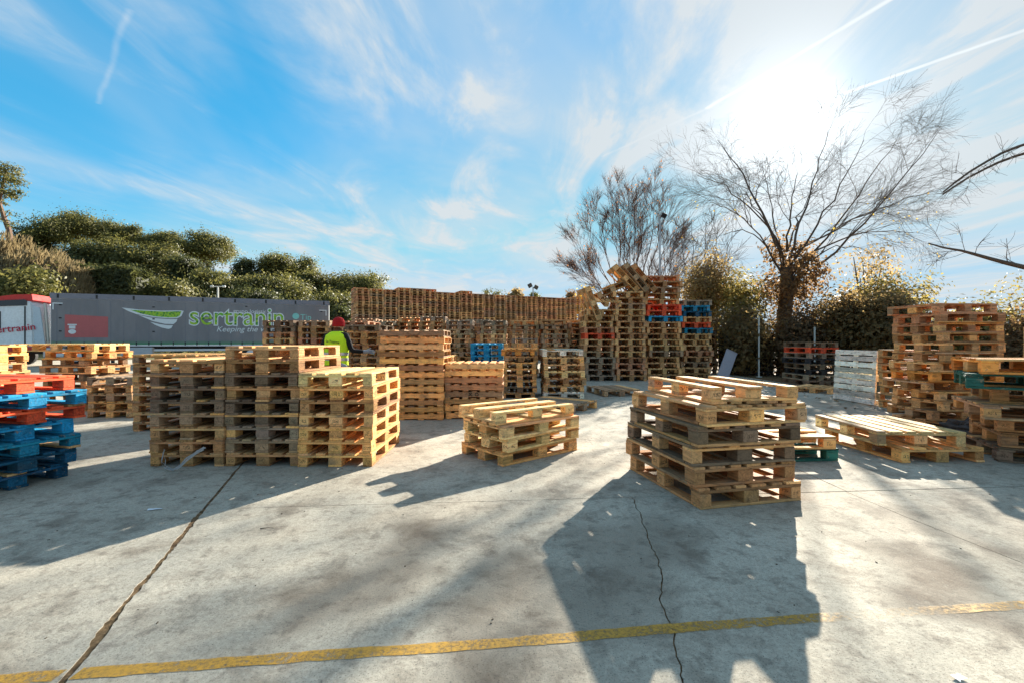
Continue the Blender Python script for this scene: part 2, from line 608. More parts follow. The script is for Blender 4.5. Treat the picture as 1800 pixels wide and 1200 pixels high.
def resample(pts, k):
    out = []
    n_ = len(pts)
    for i in range(k):
        u = i * (n_ - 1) / (k - 1)
        j = min(int(u), n_ - 2)
        f = u - j
        out.append((pts[j][0] * (1 - f) + pts[j + 1][0] * f, pts[j][1] * (1 - f) + pts[j + 1][1] * f))
    return out


def slab(left, right, k=120):
    """a slab between two ragged edges, both given bottom to top as (points, half gap)"""
    q = random.Random(k + int(abs(left[0][0][0]) * 100))
    l = [(x + left[1] * q.uniform(.7, 1.35), y) for x, y in resample(left[0], k)]
    r = [(x - right[1] * q.uniform(.7, 1.35), y) for x, y in resample(right[0], k)]
    mb = MB()
    for (a, b_) in zip(l, r):
        mb.v += [(a[0], a[1], 0), (b_[0], b_[1], 0), (a[0], a[1], -.12), (b_[0], b_[1], -.12)]
    for i in range(k - 1):
        o, p = 4 * i, 4 * i + 4
        mb.f += [(o, o + 1, p + 1, p), (o + 1, o + 3, p + 3, p + 1), (o + 2, o, p, p + 2)]
    mb.f += [(0, 2, 3, 1), (4 * k - 4, 4 * k - 3, 4 * k - 1, 4 * k - 2)]
    return link('concrete_slab', mb.mesh('concrete_slab', CONCRETE), None, GROUND)


def edge_line(f, y0, yend, step, amp, seed):
    """ragged edge from y0 up to exactly the cross joint"""
    pts = rough_line(f, y0, yend(f(4)) - step * .6, step, amp, seed)
    x = pts[-1][0]
    for _ in range(3):
        ye = yend(x)
        x = f(ye)
    pts.append((pts[-1][0] * .5 + x * .5, ye - 0.006))
    return pts


Y0 = -6.0
K = 380
far_l = edge_line(lambda y: -16, Y0, tj, .5, 0, 1)
L1a = edge_line(joint1, Y0, tj, 0.025, 0.005, 21)
L1b = edge_line(joint1, Y0, tj, 0.025, 0.005, 25)
C1a = edge_line(crack1, Y0, tj, 0.028, 0.010, 22)
J2a = edge_line(joint2, Y0, tj, 0.30, 0.003, 23)
far_r = edge_line(lambda y: 9.0, Y0, tj, .5, 0, 1)
slab((far_l, 0), (L1a, 0.017), K)
slab((L1b, 0.017), (C1a, 0.004), K)
slab((C1a, 0.004), (J2a, 0.003), K)
slab((J2a, 0.003), (far_r, 0), K)
# rows behind the cross joint
row_y = [0, 5.2, 10.4, 15.6, 21, 27, 34, 42, 52]
for i in range(len(row_y) - 1):
    a0, a1 = row_y[i], row_y[i + 1]
    ytop = lambda x, a1=a1: tj(x) + a1
    xs = [-46, -38, -30, -23, -16, -9.5, None, 3.6 if i else 3.05, 9.0]
    edges = []
    for cx in xs:
        f = (lambda y: joint1(min(y, 9))) if cx is None else (lambda y, cx=cx: cx)
        amp, g, stp = (0.006, 0.012, 0.12) if cx is None else (0.002, 0.004, 1.2)
        e_ = edge_line(f, tj(f(4 + a0)) + a0 + 0.006, ytop, stp, amp, 97 + i * 13)
        edges.append((e_, g))
    for e0, e1 in zip(edges, edges[1:]):
        slab(e0, e1, 40)

# yellow line, worn
m_y, n, b = mat('yellow_line_paint', (0.55, 0.33, 0.02), 0.65, 0, 0.3)
t = n.new('ShaderNodeTexCoord').outputs['Object']
a = n.noise(t, 42, 8, 0.78)
a2 = n.noise(t, 2.2, 5, 0.6)
c = n.mix(n.ramp(a, 0.4, 0.75), (0.50, 0.27, 0.035), (0.30, 0.19, 0.07))
n.l.new(c, b.inputs['Base Color'])
fade = n.math('SUBTRACT', 1.0, n.ramp(n.seg(t, (1.75, 2.26, 0), (2.05, 2.29, 0)), 0.02, 0.34))
wear = n.math('ADD', n.math('ADD', n.math('MULTIPLY', a, 0.75), n.math('MULTIPLY', a2, 0.45)), n.math('MULTIPLY', fade, 0.17))
n.l.new(n.math('SUBTRACT', 1.0, n.ramp(wear, 0.50, 0.80)), b.inputs['Alpha'])
YL = [(-6.0, 1.30), (-3.2, 1.69), (-2.06, 1.83), (-1.0, 1.955), (0.0, 2.06), (0.8, 2.165), (1.58, 2.25), (2.57, 2.345), (2.75, 2.36)]


def strip(pts, wd, z, name, m):
    mb = MB()
    q = random.Random(5)
    fine_pts = []
    for (p, r_) in zip(pts, pts[1:]):
        k = max(2, int((Vector(r_) - Vector(p)).length / 0.06))
        fine_pts += [(p[0] + (r_[0] - p[0]) * i / k, p[1] + (r_[1] - p[1]) * i / k) for i in range(k)]
    fine_pts.append(pts[-1])
    for (x, y) in fine_pts:
        mb.v += [(x, y - wd / 2 + q.uniform(-.004, .004), z), (x, y + wd / 2 + q.uniform(-.004, .004), z)]
    for i in range(len(fine_pts) - 1):
        mb.f.append((2 * i, 2 * i + 2, 2 * i + 3, 2 * i + 1))
    return mb.build(name, m)


jx = joint1(1.85)
tag(strip([p for p in YL if p[0] < jx - .03] + [(jx - .03, 1.855)], 0.068, 0.002, 'yellow_line', m_y), kind='structure')
tag(strip([(jx + .03, 1.862)] + [p for p in YL if p[0] > jx + .03], 0.068, 0.002, 'yellow_line', m_y), kind='structure')

# ------------------------------------------------------------------ hill
def sstep(a, b_, x):
    x = max(0.0, min(1.0, (x - a) / (b_ - a)))
    return x * x * (3 - 2 * x)


def hill_z(x, y):
    h = max(0.0, 0.205 * (-x - 4)) * sstep(33, 64, y - 0.20 * (x + 30))
    h = min(h, 17)
    return h + 0.35 * math.sin(x * .31 + y * .17) * sstep(40, 50, y)


m_h, n, b = mat('dry_hill_grass', (0.12, 0.11, 0.05), 0.95, 0, 0.1)
t = n.new('ShaderNodeTexCoord').outputs['Object']
c = n.mix(n.ramp(n.noise(t, 0.25, 8, 0.65), 0.35, 0.65), (0.06, 0.065, 0.028), (0.22, 0.185, 0.095))
n.l.new(c, b.inputs['Base Color'])
mb = MB()
NX, NY = 90, 50
for j in range(NY):
    for i in range(NX):
        x = -140 + 145 * i / (NX - 1)
        y = 34 + 120 * j / (NY - 1)
        mb.v.append((x, y, hill_z(x, y) - 0.03))
for j in range(NY - 1):
    for i in range(NX - 1):
        a = j * NX + i
        mb.f.append((a, a + 1, a + NX + 1, a + NX))
tag(mb.build('hill', m_h, smooth=True), kind='structure')


# ------------------------------------------------------------------ pallets
KINDS = {
    # L long side, W short side, H height, bt board thickness, tb number of deck boards, bw block length
    'euro': dict(L=1.2, W=0.8, H=0.144, bt=0.022, tb=5, bw=0.145),
    'wide': dict(L=1.2, W=0.96, H=0.166, bt=0.023, tb=6, bw=0.14),
    'rim': dict(L=1.2, W=0.98, H=0.166, bt=0.023, tb=6, bw=0.14),
    'square': dict(L=1.2, W=1.15, H=0.13, bt=0.021, tb=9, bw=0.12),
    'short': dict(L=1.0, W=0.86, H=0.148, bt=0.021, tb=5, bw=0.12),
    'long': dict(L=1.62, W=0.8, H=0.15, bt=0.022, tb=5, bw=0.15),
    'heavy': dict(L=1.2, W=1.02, H=0.205, bt=0.026, tb=6, bw=0.17),
    'heavyw': dict(L=1.05, W=1.22, H=0.205, bt=0.026, tb=7, bw=0.17),
    'two': dict(L=1.12, W=0.92, H=0.1185, bt=0.019, tb=7, bw=0.1),
    'two2': dict(L=1.03, W=0.92, H=0.1215, bt=0.019, tb=7, bw=0.1),
}
_cache = {}


def part_mesh(name, dims, variant):
    key = (name, tuple(round(d, 4) for d in dims), variant)
    if key in _cache:
        return _cache[key]
    q = random.Random(hash(key[1]) % 1000 + variant * 17)
    mb = MB().box((0, 0, 0), dims, ch=0.0028 if dims[2] < 0.05 else 0.004)
    # uneven sawing: skew the ends and edges a little
    L, W, T = dims
    kx, ky, bow = q.uniform(-.006, .006), q.uniform(-.004, .004), q.uniform(-.0012, .0012)
    mb.v = [(x + kx * y / W * (1 if x > 0 else -1), y + ky * x / L, z + bow * (1 - 4 * (y / W) ** 2)) for x, y, z in mb.v]
    me = mb.mesh(name, WOODB if name == 'block' else WOOD)
    _cache[key] = me
    return me


def pallet_spec(kind):
    k = KINDS[kind]
    L, W, H, bt, tb, bw = (k[i] for i in ('L', 'W', 'H', 'bt', 'tb', 'bw'))
    e = 0.0007
    out = []
    if kind.startswith('two'):
        sh = H - 2 * bt
        for y in (-(W / 2 - .022), 0, W / 2 - .022):
            out.append(('stringer', (L, .042, sh - e), (0, y, bt + sh / 2), 0))
        for i in range(tb):
            bwid = .095
            x = -L / 2 + bwid / 2 + i * (L - bwid) / (tb - 1)
            out.append(('deck_board', (W, bwid, bt - e), (x, 0, H - bt / 2), 1))
        for i in range(4):
            x = -L / 2 + .06 + i * (L - .12) / 3
            out.append(('bottom_board', (W, .10, bt - e), (x, 0, bt / 2), 1))
        return out
    blk = H - 3 * bt
    ys = (-(W / 2 - .05), 0, W / 2 - .05)
    yw = (.1, .145, .1)
    xs = (-(L / 2 - bw / 2), 0, L / 2 - bw / 2)
    if kind == 'rim':
        for x in (-(L / 2 - .05), L / 2 - .05):
            out.append(('bottom_board', (W, .10, bt - e), (x, 0, bt / 2), 1))
        for y, wy in zip(ys, yw):
            out.append(('bottom_board', (L - .206, wy, bt - e), (0, y, bt / 2), 0))
    for y, wy in zip(ys, yw):
        if kind != 'rim':
            out.append(('bottom_board', (L, wy, bt - e), (0, y, bt / 2), 0))
    for x in xs:
        for y, wy in zip(ys, yw):
            out.append(('block', (bw, wy, blk - e), (x, y, bt + blk / 2), 0))
    for x in xs:
        out.append(('cross_board', (W, bw, bt - e), (x, 0, bt + blk + bt / 2), 1))
    wide = [(.145 if i % 2 == 0 else .1) for i in range(tb)] if tb < 8 else [.105] * tb
    tot = sum(wide)
    gap = (W - tot) / (tb - 1)
    y = -W / 2
    for wy in wide:
        out.append(('deck_board', (L, wy, bt - e), (0, y + wy / 2, H - bt / 2), 0))
        y += wy + gap
    return out


_far = {}


def far_mesh(kind):
    if kind not in _far:
        mb = MB()
        for (nm, d, loc, turn) in pallet_spec(kind):
            mb.box(loc, (d[1], d[0], d[2]) if turn else d)
        _far[kind] = mb.mesh('pallet', WOODI, fix=False)
    return _far[kind]


TONES = {
    'honey': (0.75, 0.37, 0.12), 'fresh': (0.82, 0.53, 0.22), 'tan': (0.65, 0.345, 0.14), 'brown': (0.47, 0.23, 0.09),
    'weathered': (0.40, 0.24, 0.13), 'grey': (0.31, 0.215, 0.14), 'dark': (0.19, 0.12, 0.072), 'reddish': (0.52, 0.235, 0.11),
    'pale': (0.84, 0.74, 0.58), 'red': (0.80, 0.10, 0.035), 'blue': (0.02, 0.27, 0.48), 'navy': (0.012, 0.085, 0.15),
    'green': (0.03, 0.13, 0.095), 'orange': (0.73, 0.28, 0.06), 'black': (0.03, 0.027, 0.028), 'teal': (0.015, 0.18, 0.27),
}
PAINTED = ('red', 'blue', 'navy', 'green', 'orange', 'black', 'teal')
ORD = ['bottom', 'second', 'third', 'fourth', 'fifth', 'sixth', 'seventh', 'eighth', 'ninth', 'tenth', 'eleventh', 'twelfth',
       'thirteenth', 'fourteenth', 'fifteenth', 'sixteenth', 'seventeenth', 'eighteenth', 'nineteenth']


def vary(c, a, q):
    k = 1 + q.uniform(-a, a)
    return tuple(max(0.0, min(1.0, x * k * (1 + q.uniform(-.05, .05)))) for x in c) + (1,)


def pallet(kind, M, tone, label, group, parts=True, swap=0.16, name='pallet'):
    """one pallet; M places its base centre"""
    q = rnd
    base = TONES[tone]
    if not parts:
        o = bpy.data.objects.new(name, far_mesh(kind))
        o.matrix_world = M
        o.color = vary(base, .12, q)
        COL.objects.link(o)
        return tag(o, label, 'pallet', group)
    root = bpy.data.objects.new(name, None)
    root.empty_display_size = 0.1
    root.matrix_world = M
    COL.objects.link(root)
    tag(root, label, 'pallet', group)
    for (nm, d, loc, turn) in pallet_spec(kind):
        if nm == 'deck_board' and abs(loc[1]) < .3 and loc[1] != 0 and q.random() < .05 and not kind.startswith('two'):
            continue        # a board gone missing
        o = bpy.data.objects.new(nm, part_mesh(nm, d, q.randrange(3)))
        o.parent = root
        long = 0.006 if nm != 'block' else 0.004
        o.location = (loc[0] + q.uniform(-long, long) * (0 if nm == 'block' else 1), loc[1] + q.uniform(-.003, .003), loc[2])
        if nm == 'block' and q.random() < .12:
            o.location.x += q.uniform(-.02, .02)
        o.rotation_euler = (0, 0, (math.pi / 2 if turn else (math.pi if q.random() < .5 else 0)) + R(q.uniform(-.35, .35)) * (3 if nm == 'block' else 1))
        col = base
        if q.random() < swap:
            col = TONES[q.choice(['tan', 'brown', 'weathered', 'honey', 'tan'] if tone not in PAINTED else ['tan', tone, tone, tone])]
        o.color = vary(col, .10, q)
        COL.objects.link(o)
        if tone in PAINTED and col == base:
            o.material_slots[0].link = 'OBJECT'
            o.material_slots[0].material = PAINT
    return root


def place(x, y, z, rot=0, rx=0, ry=0, flip=False, H=0.144):
    M = Matrix.Translation((x, y, z)) @ Euler((R(rx), R(ry), R(rot)), 'XYZ').to_matrix().to_4x4()
    if flip:
        M = M @ Matrix.Translation((0, 0, H)) @ Matrix.Rotation(math.pi, 4, 'X')
    return M


def stack(desc, group, kind, x, y, n_, rot, tones, jit=0.012, jr=0.8, parts=True, z0=0.001, off=None, swap=0.17):
    z = z0
    H = KINDS[kind]['H']
    words = {'red': 'red painted', 'blue': 'blue painted', 'navy': 'dark blue painted', 'green': 'green painted', 'orange': 'orange',
             'black': 'black', 'teal': 'teal painted'}
    for i in range(n_):
        tone = tones[i] if i < len(tones) else rnd.choice(tones)
        dx, dy, dr = (off or {}).get(i, (0, 0, 0))
        M = place(x + dx + rnd.uniform(-jit, jit), y + dy + rnd.uniform(-jit, jit), z, rot + dr + rnd.uniform(-jr, jr))
        which = 'top pallet' if i == n_ - 1 else ORD[i] + ' pallet'
        fr = ' of ' if i in (0, n_ - 1) else ' up in '
        lab = f"{words.get(tone, tone)} {which}{fr}{desc}"
        pallet(kind, M, tone, lab, group, parts, swap)
        z += H + 0.0015
    return z


# -- left edge: painted stack
stack('the painted stack at the left edge', 'painted pallets at the left edge', 'euro', -5.12, 4.38, 7, -13,
      ['navy', 'navy', 'teal', 'blue', 'red', 'blue', 'red'], 0.015, 1.0, swap=0.18,
      off={0: (-.05, -.03, 0), 1: (0.0, 0, 1), 2: (.02, .05, -3), 3: (-.03, 0, 1), 4: (0.03, .08, 0), 5: (.06, .09, -2), 6: (-.04, .0, 2)})
# -- behind it
stack('the stack cut by the frame beside the truck cab', 'pallets beside the truck cab', 'euro', -8.95, 7.45, 9, 5,
      ['brown', 'brown', 'tan', 'weathered', 'tan', 'brown', 'tan', 'honey', 'honey'], 0.02, 3)
zt = stack('the crooked stack in front of the trailer nose', 'crooked stack before the trailer', 'euro', -8.83, 9.44, 8, -14.5,
           ['brown', 'dark', 'weathered', 'brown', 'dark', 'tan', 'weathered', 'honey'], 0.035, 4, off={5: (.05, -.08, 3), 6: (-.05, 0, -3), 7: (.08, -.03, 4)})
pallet('long', place(-8.95, 9.3, zt, -1.5), 'fresh', 'long pale pallet lying on top of the crooked stack near the trailer', 'crooked stack before the trailer')
stack('the low dark stack left of the closed row', 'low dark stack', 'euro', -7.2, 8.75, 5, 90,
      ['brown', 'honey', 'weathered', 'brown', 'grey'], 0.02, 1.5)
# -- left row of stacks
stack('the rearmost left stack of the closed row', 'closed row of stacks on the left', 'euro', -5.35, 7.5, 8, 90,
      ['brown', 'tan', 'brown', 'weathered', 'tan', 'tan', 'brown', 'honey'], 0.012)
stack('the stack hidden behind the front left stack', 'closed row of stacks on the left', 'euro', -4.52, 7.45, 8, 90,
      ['brown', 'tan', 'brown', 'weathered', 'tan', 'tan', 'brown', 'honey'], 0.012)
stack('the front stack with white film at its foot', 'closed row of stacks on the left', 'euro', -3.55, 5.56, 8, 90,
      ['brown', 'brown', 'brown', 'weathered', 'dark', 'dark', 'dark', 'tan'], 0.008, 0.5)
stack('the tallest front stack over the dark joint', 'closed row of stacks on the left', 'euro', -2.735, 5.58, 9, 90,
      ['brown', 'weathered', 'grey', 'dark', 'dark', 'brown', 'dark', 'brown', 'tan'], 0.008, 0.5)
stack('the front stack with the sunlit right side', 'closed row of stacks on the left', 'euro', -1.918, 5.55, 7, 90,
      ['honey', 'honey', 'honey', 'tan', 'brown', 'honey', 'fresh'], 0.010, 0.7)
# -- board-sided stacks in the middle
stack('the tall board-sided stack', 'board-sided stacks', 'two', -1.745, 8.36, 13, 0,
      ['honey', 'honey', 'tan', 'honey', 'honey', 'tan', 'honey', 'reddish', 'honey', 'honey', 'tan', 'honey', 'weathered'], 0.012, 0.5)
stack('the short board-sided stack marked X O', 'board-sided stacks', 'two2', -0.668, 8.47, 8, 0,
      ['honey', 'honey', 'tan', 'weathered', 'reddish', 'reddish', 'honey', 'honey'], 0.014, 0.6)
stack('the stack peeping between the board-sided stacks', 'stacks behind the board-sided ones', 'euro', -1.78, 11.1, 7, 90, ['tan', 'honey', 'brown'], .02)
stack('the blue topped stack behind the board-sided ones', 'stacks behind the board-sided ones', 'euro', -0.64, 12.1, 9, 90,
      ['tan', 'tan', 'brown', 'tan', 'tan', 'blue', 'blue', 'blue', 'blue'], .008, .5, swap=.03)
zt = stack('the orange stack left of the pale stack', 'free stacks in the middle', 'euro', 0.18, 11.5, 8, 90,
           ['brown', 'dark', 'honey', 'tan', 'honey', 'honey', 'brown', 'orange'], .03, 1.5)
pallet('euro', place(0.2, 11.5, zt, 91, flip=True), 'honey', 'upturned pallet on the orange stack, its blocks upward', 'free stacks in the middle')
stack('the pale stack standing by the puddle of shade', 'free stacks in the middle', 'wide', 1.22, 11.35, 7, 90,
      ['pale', 'tan', 'tan', 'fresh', 'tan', 'tan', 'pale'], .015, 1, off={2: (.04, 0, 1)})
# -- small pile in the middle of the yard
zt = stack('the low yellow pile mid yard', 'low pile in the middle of the yard', 'euro', 0.103, 5.64, 3, 40.6,
           ['honey', 'fresh', 'fresh'], 0.0, 0.8, off={1: (.03, .02, 1.0), 2: (.02, -.01, -.5)})
pallet('euro', place(0.06, 5.67, zt, 37.5, flip=True), 'fresh', 'upturned fresh pallet on top of the low yellow pile', 'low pile in the middle of the yard')
# -- flat ones behind
pallet('wide', place(2.62, 11.9, .002, 102), 'weathered', 'single weathered pallet lying flat near the tall heap', 'pallets lying flat')
pallet('wide', place(0.98, 9.35, .002, -38), 'grey', 'single grey pallet lying flat before the pale stack', 'pallets lying flat')
# -- big near stack
zt = stack('the big nearest stack', 'big stack in the foreground', 'rim', 1.87, 4.38, 5, 103,
           ['brown', 'brown', 'dark', 'dark', 'tan'], 0.0, 0.6, swap=.26,
           off={1: (-.04, .02, 0), 2: (-.03, .03, -2), 3: (-.01, -.01, -1), 4: (.03, -.01, 1)})
pallet('euro', place(1.96, 4.42, zt, 98, flip=True), 'tan', 'upturned tan pallet crowning the big nearest stack', 'big stack in the foreground')
# -- behind it on the right
pallet('euro', place(3.10, 5.55, .002, 4), 'green', 'green painted pallet on the ground right of the nearest stack', 'pallets lying flat', swap=0)
pallet('euro', place(3.05, 5.52, .148, 1), 'honey', 'honey pallet lying on the green pallet', 'pallets lying flat')
pallet('wide', place(4.83, 5.72, .002, 92), 'honey', 'lower pallet of the flat pair on the right', 'pallets lying flat')
pallet('wide', place(4.72, 5.80, .168, 86), 'fresh', 'upper pale pallet of the flat pair on the right', 'pallets lying flat')
# -- upright pale pallet and the stack next to it
Mv = Matrix(((0.0, 0.0, -1.0), (1.0, 0.0, 0.0), (0.0, -1.0, 0.0))).to_4x4()
pallet('square', Matrix.Translation((7.82, 10.25, .585)) @ Matrix.Rotation(R(3), 4, 'Y') @ Matrix.Rotation(R(1.5), 4, 'Z') @ Mv, 'pale',
       'pale pallet standing on edge, its boards facing the yard', 'pallets by the hedge', swap=0)
stack('the stack right of the upright pale pallet', 'pallets by the hedge', 'short', 8.06, 9.0, 8, 88, ['tan', 'brown', 'tan', 'honey', 'tan', 'tan', 'brown', 'tan'], .03, 2)
# -- tall crooked stack on the right
stack('the tall crooked stack on the right', 'tall crooked stack', 'short', 6.99, 7.36, 13, 3,
      ['brown', 'brown', 'tan', 'tan', 'brown', 'orange', 'tan', 'brown', 'tan', 'brown', 'reddish', 'reddish', 'reddish'], .035, 4,
      off={0: (-.06, -.05, 8), 1: (-.02, .0, -6), 4: (-.12, 0, -8), 5: (-.06, -.05, -6), 11: (.04, 0, -6), 12: (0, .02, 5)})
Mv2 = Matrix(((1.0, 0.0, 0.0), (0.0, 0.0, -1.0), (0.0, 1.0, 0.0))).to_4x4()
stack('the low stack under the leaning pale frame', 'stacks at the right edge', 'short', 8.35, 6.75, 3, 5, ['brown', 'tan', 'brown'], .02, 2)
pallet('euro', Matrix.Translation((8.02, 6.78, .93)) @ Matrix.Rotation(R(-8), 4, 'X') @ Matrix.Rotation(R(9), 4, 'Y') @ Mv2 @ Matrix.Rotation(R(90), 4, 'Z'), 'fresh',
       'pale pallet leaning upright against the tall crooked stack', 'stacks at the right edge')
stack('the green and orange stack at the right edge', 'stacks at the right edge', 'wide', 5.95, 5.10, 7, -33,
      ['dark', 'brown', 'brown', 'weathered', 'brown', 'green', 'orange'], .02, 2, swap=.2,
      off={0: (.30, .2, 6), 1: (.36, .2, 3), 2: (.38, .22, 0), 3: (.02, .06, 4), 4: (.25, .12, 0), 5: (-.06, .03, -4), 6: (-.02, 0, 3)})
# -- stacks behind the worker
for (x, y, nn, d) in ((-5.92, 12.1, 13, 'the leftmost stack before the trailer lettering'), (-5.03, 12.15, 13, 'the second stack before the trailer lettering'),
                      (-4.15, 12.5, 13, 'the stack left behind the worker'), (-3.42, 11.1, 12, 'the stack right beside the worker')):
    stack(d, 'stacks behind the worker', 'euro', x, y, nn, 90 + rnd.uniform(-3, 3), ['brown', 'weathered', 'brown', 'tan', 'dark', 'brown', 'weathered', 'brown', 'reddish'], .03, 2,
          parts=(x > -4))
# -- tall heap in the middle distance
heapg = 'tall heap in the middle distance'
cols = ['tan', 'brown', 'weathered', 'tan', 'reddish', 'brown', 'weathered', 'tan']
stack('the leftmost column of the tall heap', heapg, 'heavy', 2.62, 17.6, 10, 90, cols, .05, 3, parts=False)
zb = stack('the second column of the tall heap', heapg, 'heavy', 3.05, 16.4, 12, 90,
           ['grey', 'grey', 'weathered', 'grey', 'weathered', 'reddish', 'tan', 'red', 'reddish', 'tan', 'brown', 'tan'], .06, 3, parts=False)
zcx = stack('the third column of the tall heap', heapg, 'heavy', 4.12, 16.35, 15, 90,
            ['brown', 'reddish', 'reddish', 'reddish', 'tan', 'tan', 'tan', 'brown', 'tan', 'brown', 'tan', 'tan', 'weathered', 'brown', 'tan'], .06, 3, parts=False)
zdx = stack('the highest column of the tall heap', heapg, 'heavyw', 5.45, 16.8, 18, 88,
            ['brown', 'tan', 'tan', 'brown', 'weathered', 'tan', 'tan', 'brown', 'tan', 'tan', 'blue', 'red', 'red', 'tan', 'brown', 'weathered', 'brown', 'reddish'], .06, 4, parts=False)
stack('the right end column of the tall heap', heapg, 'heavy', 6.9, 17.4, 14, 85,
      ['brown', 'tan', 'weathered', 'brown', 'reddish', 'tan', 'tan', 'tan', 'teal', 'red', 'tan', 'navy', 'blue', 'grey'], .06, 4, parts=False)
# toppled ones lying across the top of the heap
top = [((2.62, 16.0, 2.62), (0, 68, 8), 'tan', 'tan pallet standing tilted on the left shoulder of the heap'),
       ((3.25, 16.3, zb + .25), (0, -18, 92), 'tan', 'tan pallet sliding off the left column of the heap'),
       ((3.55, 16.5, zb + .62), (0, -24, 5), 'weathered', 'weathered pallet lying aslant over the heap, lowest of the fan'),
       ((4.05, 16.6, zcx + .22), (0, -16, 3), 'honey', 'honey pallet lying aslant over the heap, top of the fan'),
       ((4.55, 16.5, zcx + .42), (0, 48, 4), 'brown', 'brown pallet leaning steeply against the highest column'),
       ((4.22, 16.3, zcx + .42), (0, 50, 2), 'weathered', 'weathered pallet leaning second against the highest column'),
       ((3.92, 16.4, zcx + .40), (0, 46, 0), 'tan', 'tan pallet leaning third against the highest column')]
for (p, e, tn, lab) in top:
    pallet('heavy', place(p[0], p[1], p[2], e[2], e[0], e[1]), tn, lab, heapg, parts=False)
# -- dark plastic stacks by the hedge
stack('the dark plastic stack behind the leaning sheet', 'dark stacks by the hedge', 'wide', 9.2, 19.2, 10, 92, ['black'], .02, 1, parts=False)
stack('the dark stack nearest the bare trunk', 'dark stacks by the hedge', 'wide', 10.4, 19.0, 10, 88, ['black', 'dark', 'black'], .03, 2, parts=False)
stack('the dark stack with one red pallet by the hedge', 'dark stacks by the hedge', 'wide', 9.55, 14.6, 8, 92,
      ['dark', 'grey', 'black', 'dark', 'black', 'grey', 'red', 'dark'], .05, 3, parts=False)
pallet('short', place(8.35, 12.4, .002, 40), 'tan', 'small tan pallet lying by the foot of the upright pale pallet', 'pallets lying flat', parts=False)

# -- far wall and middle rows: too many to pick apart
mb = MB()
tone_f = []


def far_pallet(kind, M, tone):
    spec = pallet_spec(kind)
    k0 = len(mb.f)
    for (nm, d, loc, turn) in spec:
        if nm == 'bottom_board' and loc[1] == 0 and kind == 'euro':
            continue
        c = M @ Vector(loc)
        mb.box(c, (d[1], d[0], d[2]) if turn else d, M.to_3x3())
    col = vary(TONES[tone], .22, rnd)
    tone_f.extend([col] * (len(mb.f) - k0))


A0 = Vector((-9.35, 27.3, 0)); A1 = Vector((4.6, 34.2, 0))
wd = (A1 - A0); wl = wd.length; wd.normalize()
wn = Vector((-wd.y, wd.x, 0))
wang = math.degrees(math.atan2(wd.y, wd.x)) + 90
ncol = int(wl / 0.83) + 2
KINDS['wall'] = dict(L=1.2, W=0.8, H=0.156, bt=0.024, tb=5, bw=0.145)
for r_ in range(2):
    for cidx in range(ncol if r_ == 0 else 3):
        c = A0 + wd * (0.41 + cidx * 0.83) + wn * (0.62 + r_ * 1.25)
        hgt = 29 + rnd.choice([0, 0, 0, 0, 1])
        sh = rnd.uniform(-.025, .025)
        for k in range(hgt):
            far_pallet('wall', place(c.x + wn.x * sh + rnd.uniform(-.02, .02), c.y + wn.y * sh + rnd.uniform(-.02, .02), k * .1575, wang + rnd.uniform(-1, 1)),
                       rnd.choice(['brown', 'tan', 'reddish', 'weathered', 'tan', 'reddish']))
for (px, d, hgt) in ((672, 17.5, 13), (722, 18, 14), (758, 17.2, 14), (808, 16.6, 13), (866, 17.0, 13), (922, 17.0, 13), (975, 16.6, 13), (1022, 17.6, 12),
                     (640, 19, 14), (695, 20, 14), (840, 19.5, 14), (900, 20, 14), (1000, 20, 14),
                     (1050, 18.3, 15), (1100, 18.3, 17), (1150, 18.6, 19), (1200, 19.0, 17), (1242, 19.3, 14)):
    x = (px - 900) * d / FPX
    for k in range(hgt):
        far_pallet('wide', place(x + rnd.uniform(-.05, .05), d + .6 + rnd.uniform(-.05, .05), k * .1645, 90 + rnd.uniform(-4, 4)),
                   rnd.choice(['weathered', 'brown', 'tan', 'grey', 'weathered', 'brown']))
me = mb.mesh('pallet_stock', WOODS, fix=False)
ca = me.color_attributes.new('tone', 'FLOAT_COLOR', 'CORNER')
ls = np.zeros(len(me.loops) * 4, dtype=np.float32).reshape(-1, 4)
lt = np.empty(len(me.polygons), dtype=np.int32)
me.polygons.foreach_get('loop_total', lt)
ls[:] = np.repeat(np.array(tone_f, dtype=np.float32), lt, axis=0)
ca.data.foreach_set('color', ls.ravel())
tag(link('pallet_stock', me), 'far wall and middle rows of brown stacked pallets', 'pallets', None, 'stuff')


# X O stamp and other stamps on the short board-sided stack
def text_mesh(body, size, name, m, offset=0.0, depth=0.0, align='LEFT', shear=0.0):
    cu = bpy.data.curves.new(name, 'FONT')
    cu.body = body
    cu.size = size
    cu.offset = offset
    cu.extrude = depth
    cu.align_x = align
    cu.shear = shear
    ob = bpy.data.objects.new(name, cu)
    COL.objects.link(ob)
    dg = bpy.context.evaluated_depsgraph_get()
    me = bpy.data.meshes.new_from_object(ob.evaluated_get(dg))
    bpy.data.objects.remove(ob, do_unlink=True)
    me.name = name
    me.materials.clear()
    me.materials.append(m)
    return me


INK = worn('black_ink', (0.03, 0.022, 0.018), 0.8, amt=0.2)
for o in bpy.data.objects:
    if o.get('label', '').startswith('weathered fourth pallet up in the short board'):
        fr = [c for c in o.children if c.name.startswith('stringer') and c.location.y < -.2]
        if fr:
            ym = -KINDS['two2']['W'] / 2 - .0025
            link('stamp', text_mesh('X  O', 0.085, 'stamp', INK, align='CENTER', offset=.003), None, o, (.0, ym, .035), (R(90), 0, 0))


# ------------------------------------------------------------------ trailer and tractor
T0 = Vector((-25.45, 25.05, 0))
TDIR = Vector((0.930, 0.367, 0)).normalized()
TANG = math.atan2(TDIR.y, TDIR.x)
TLEN = 14.3


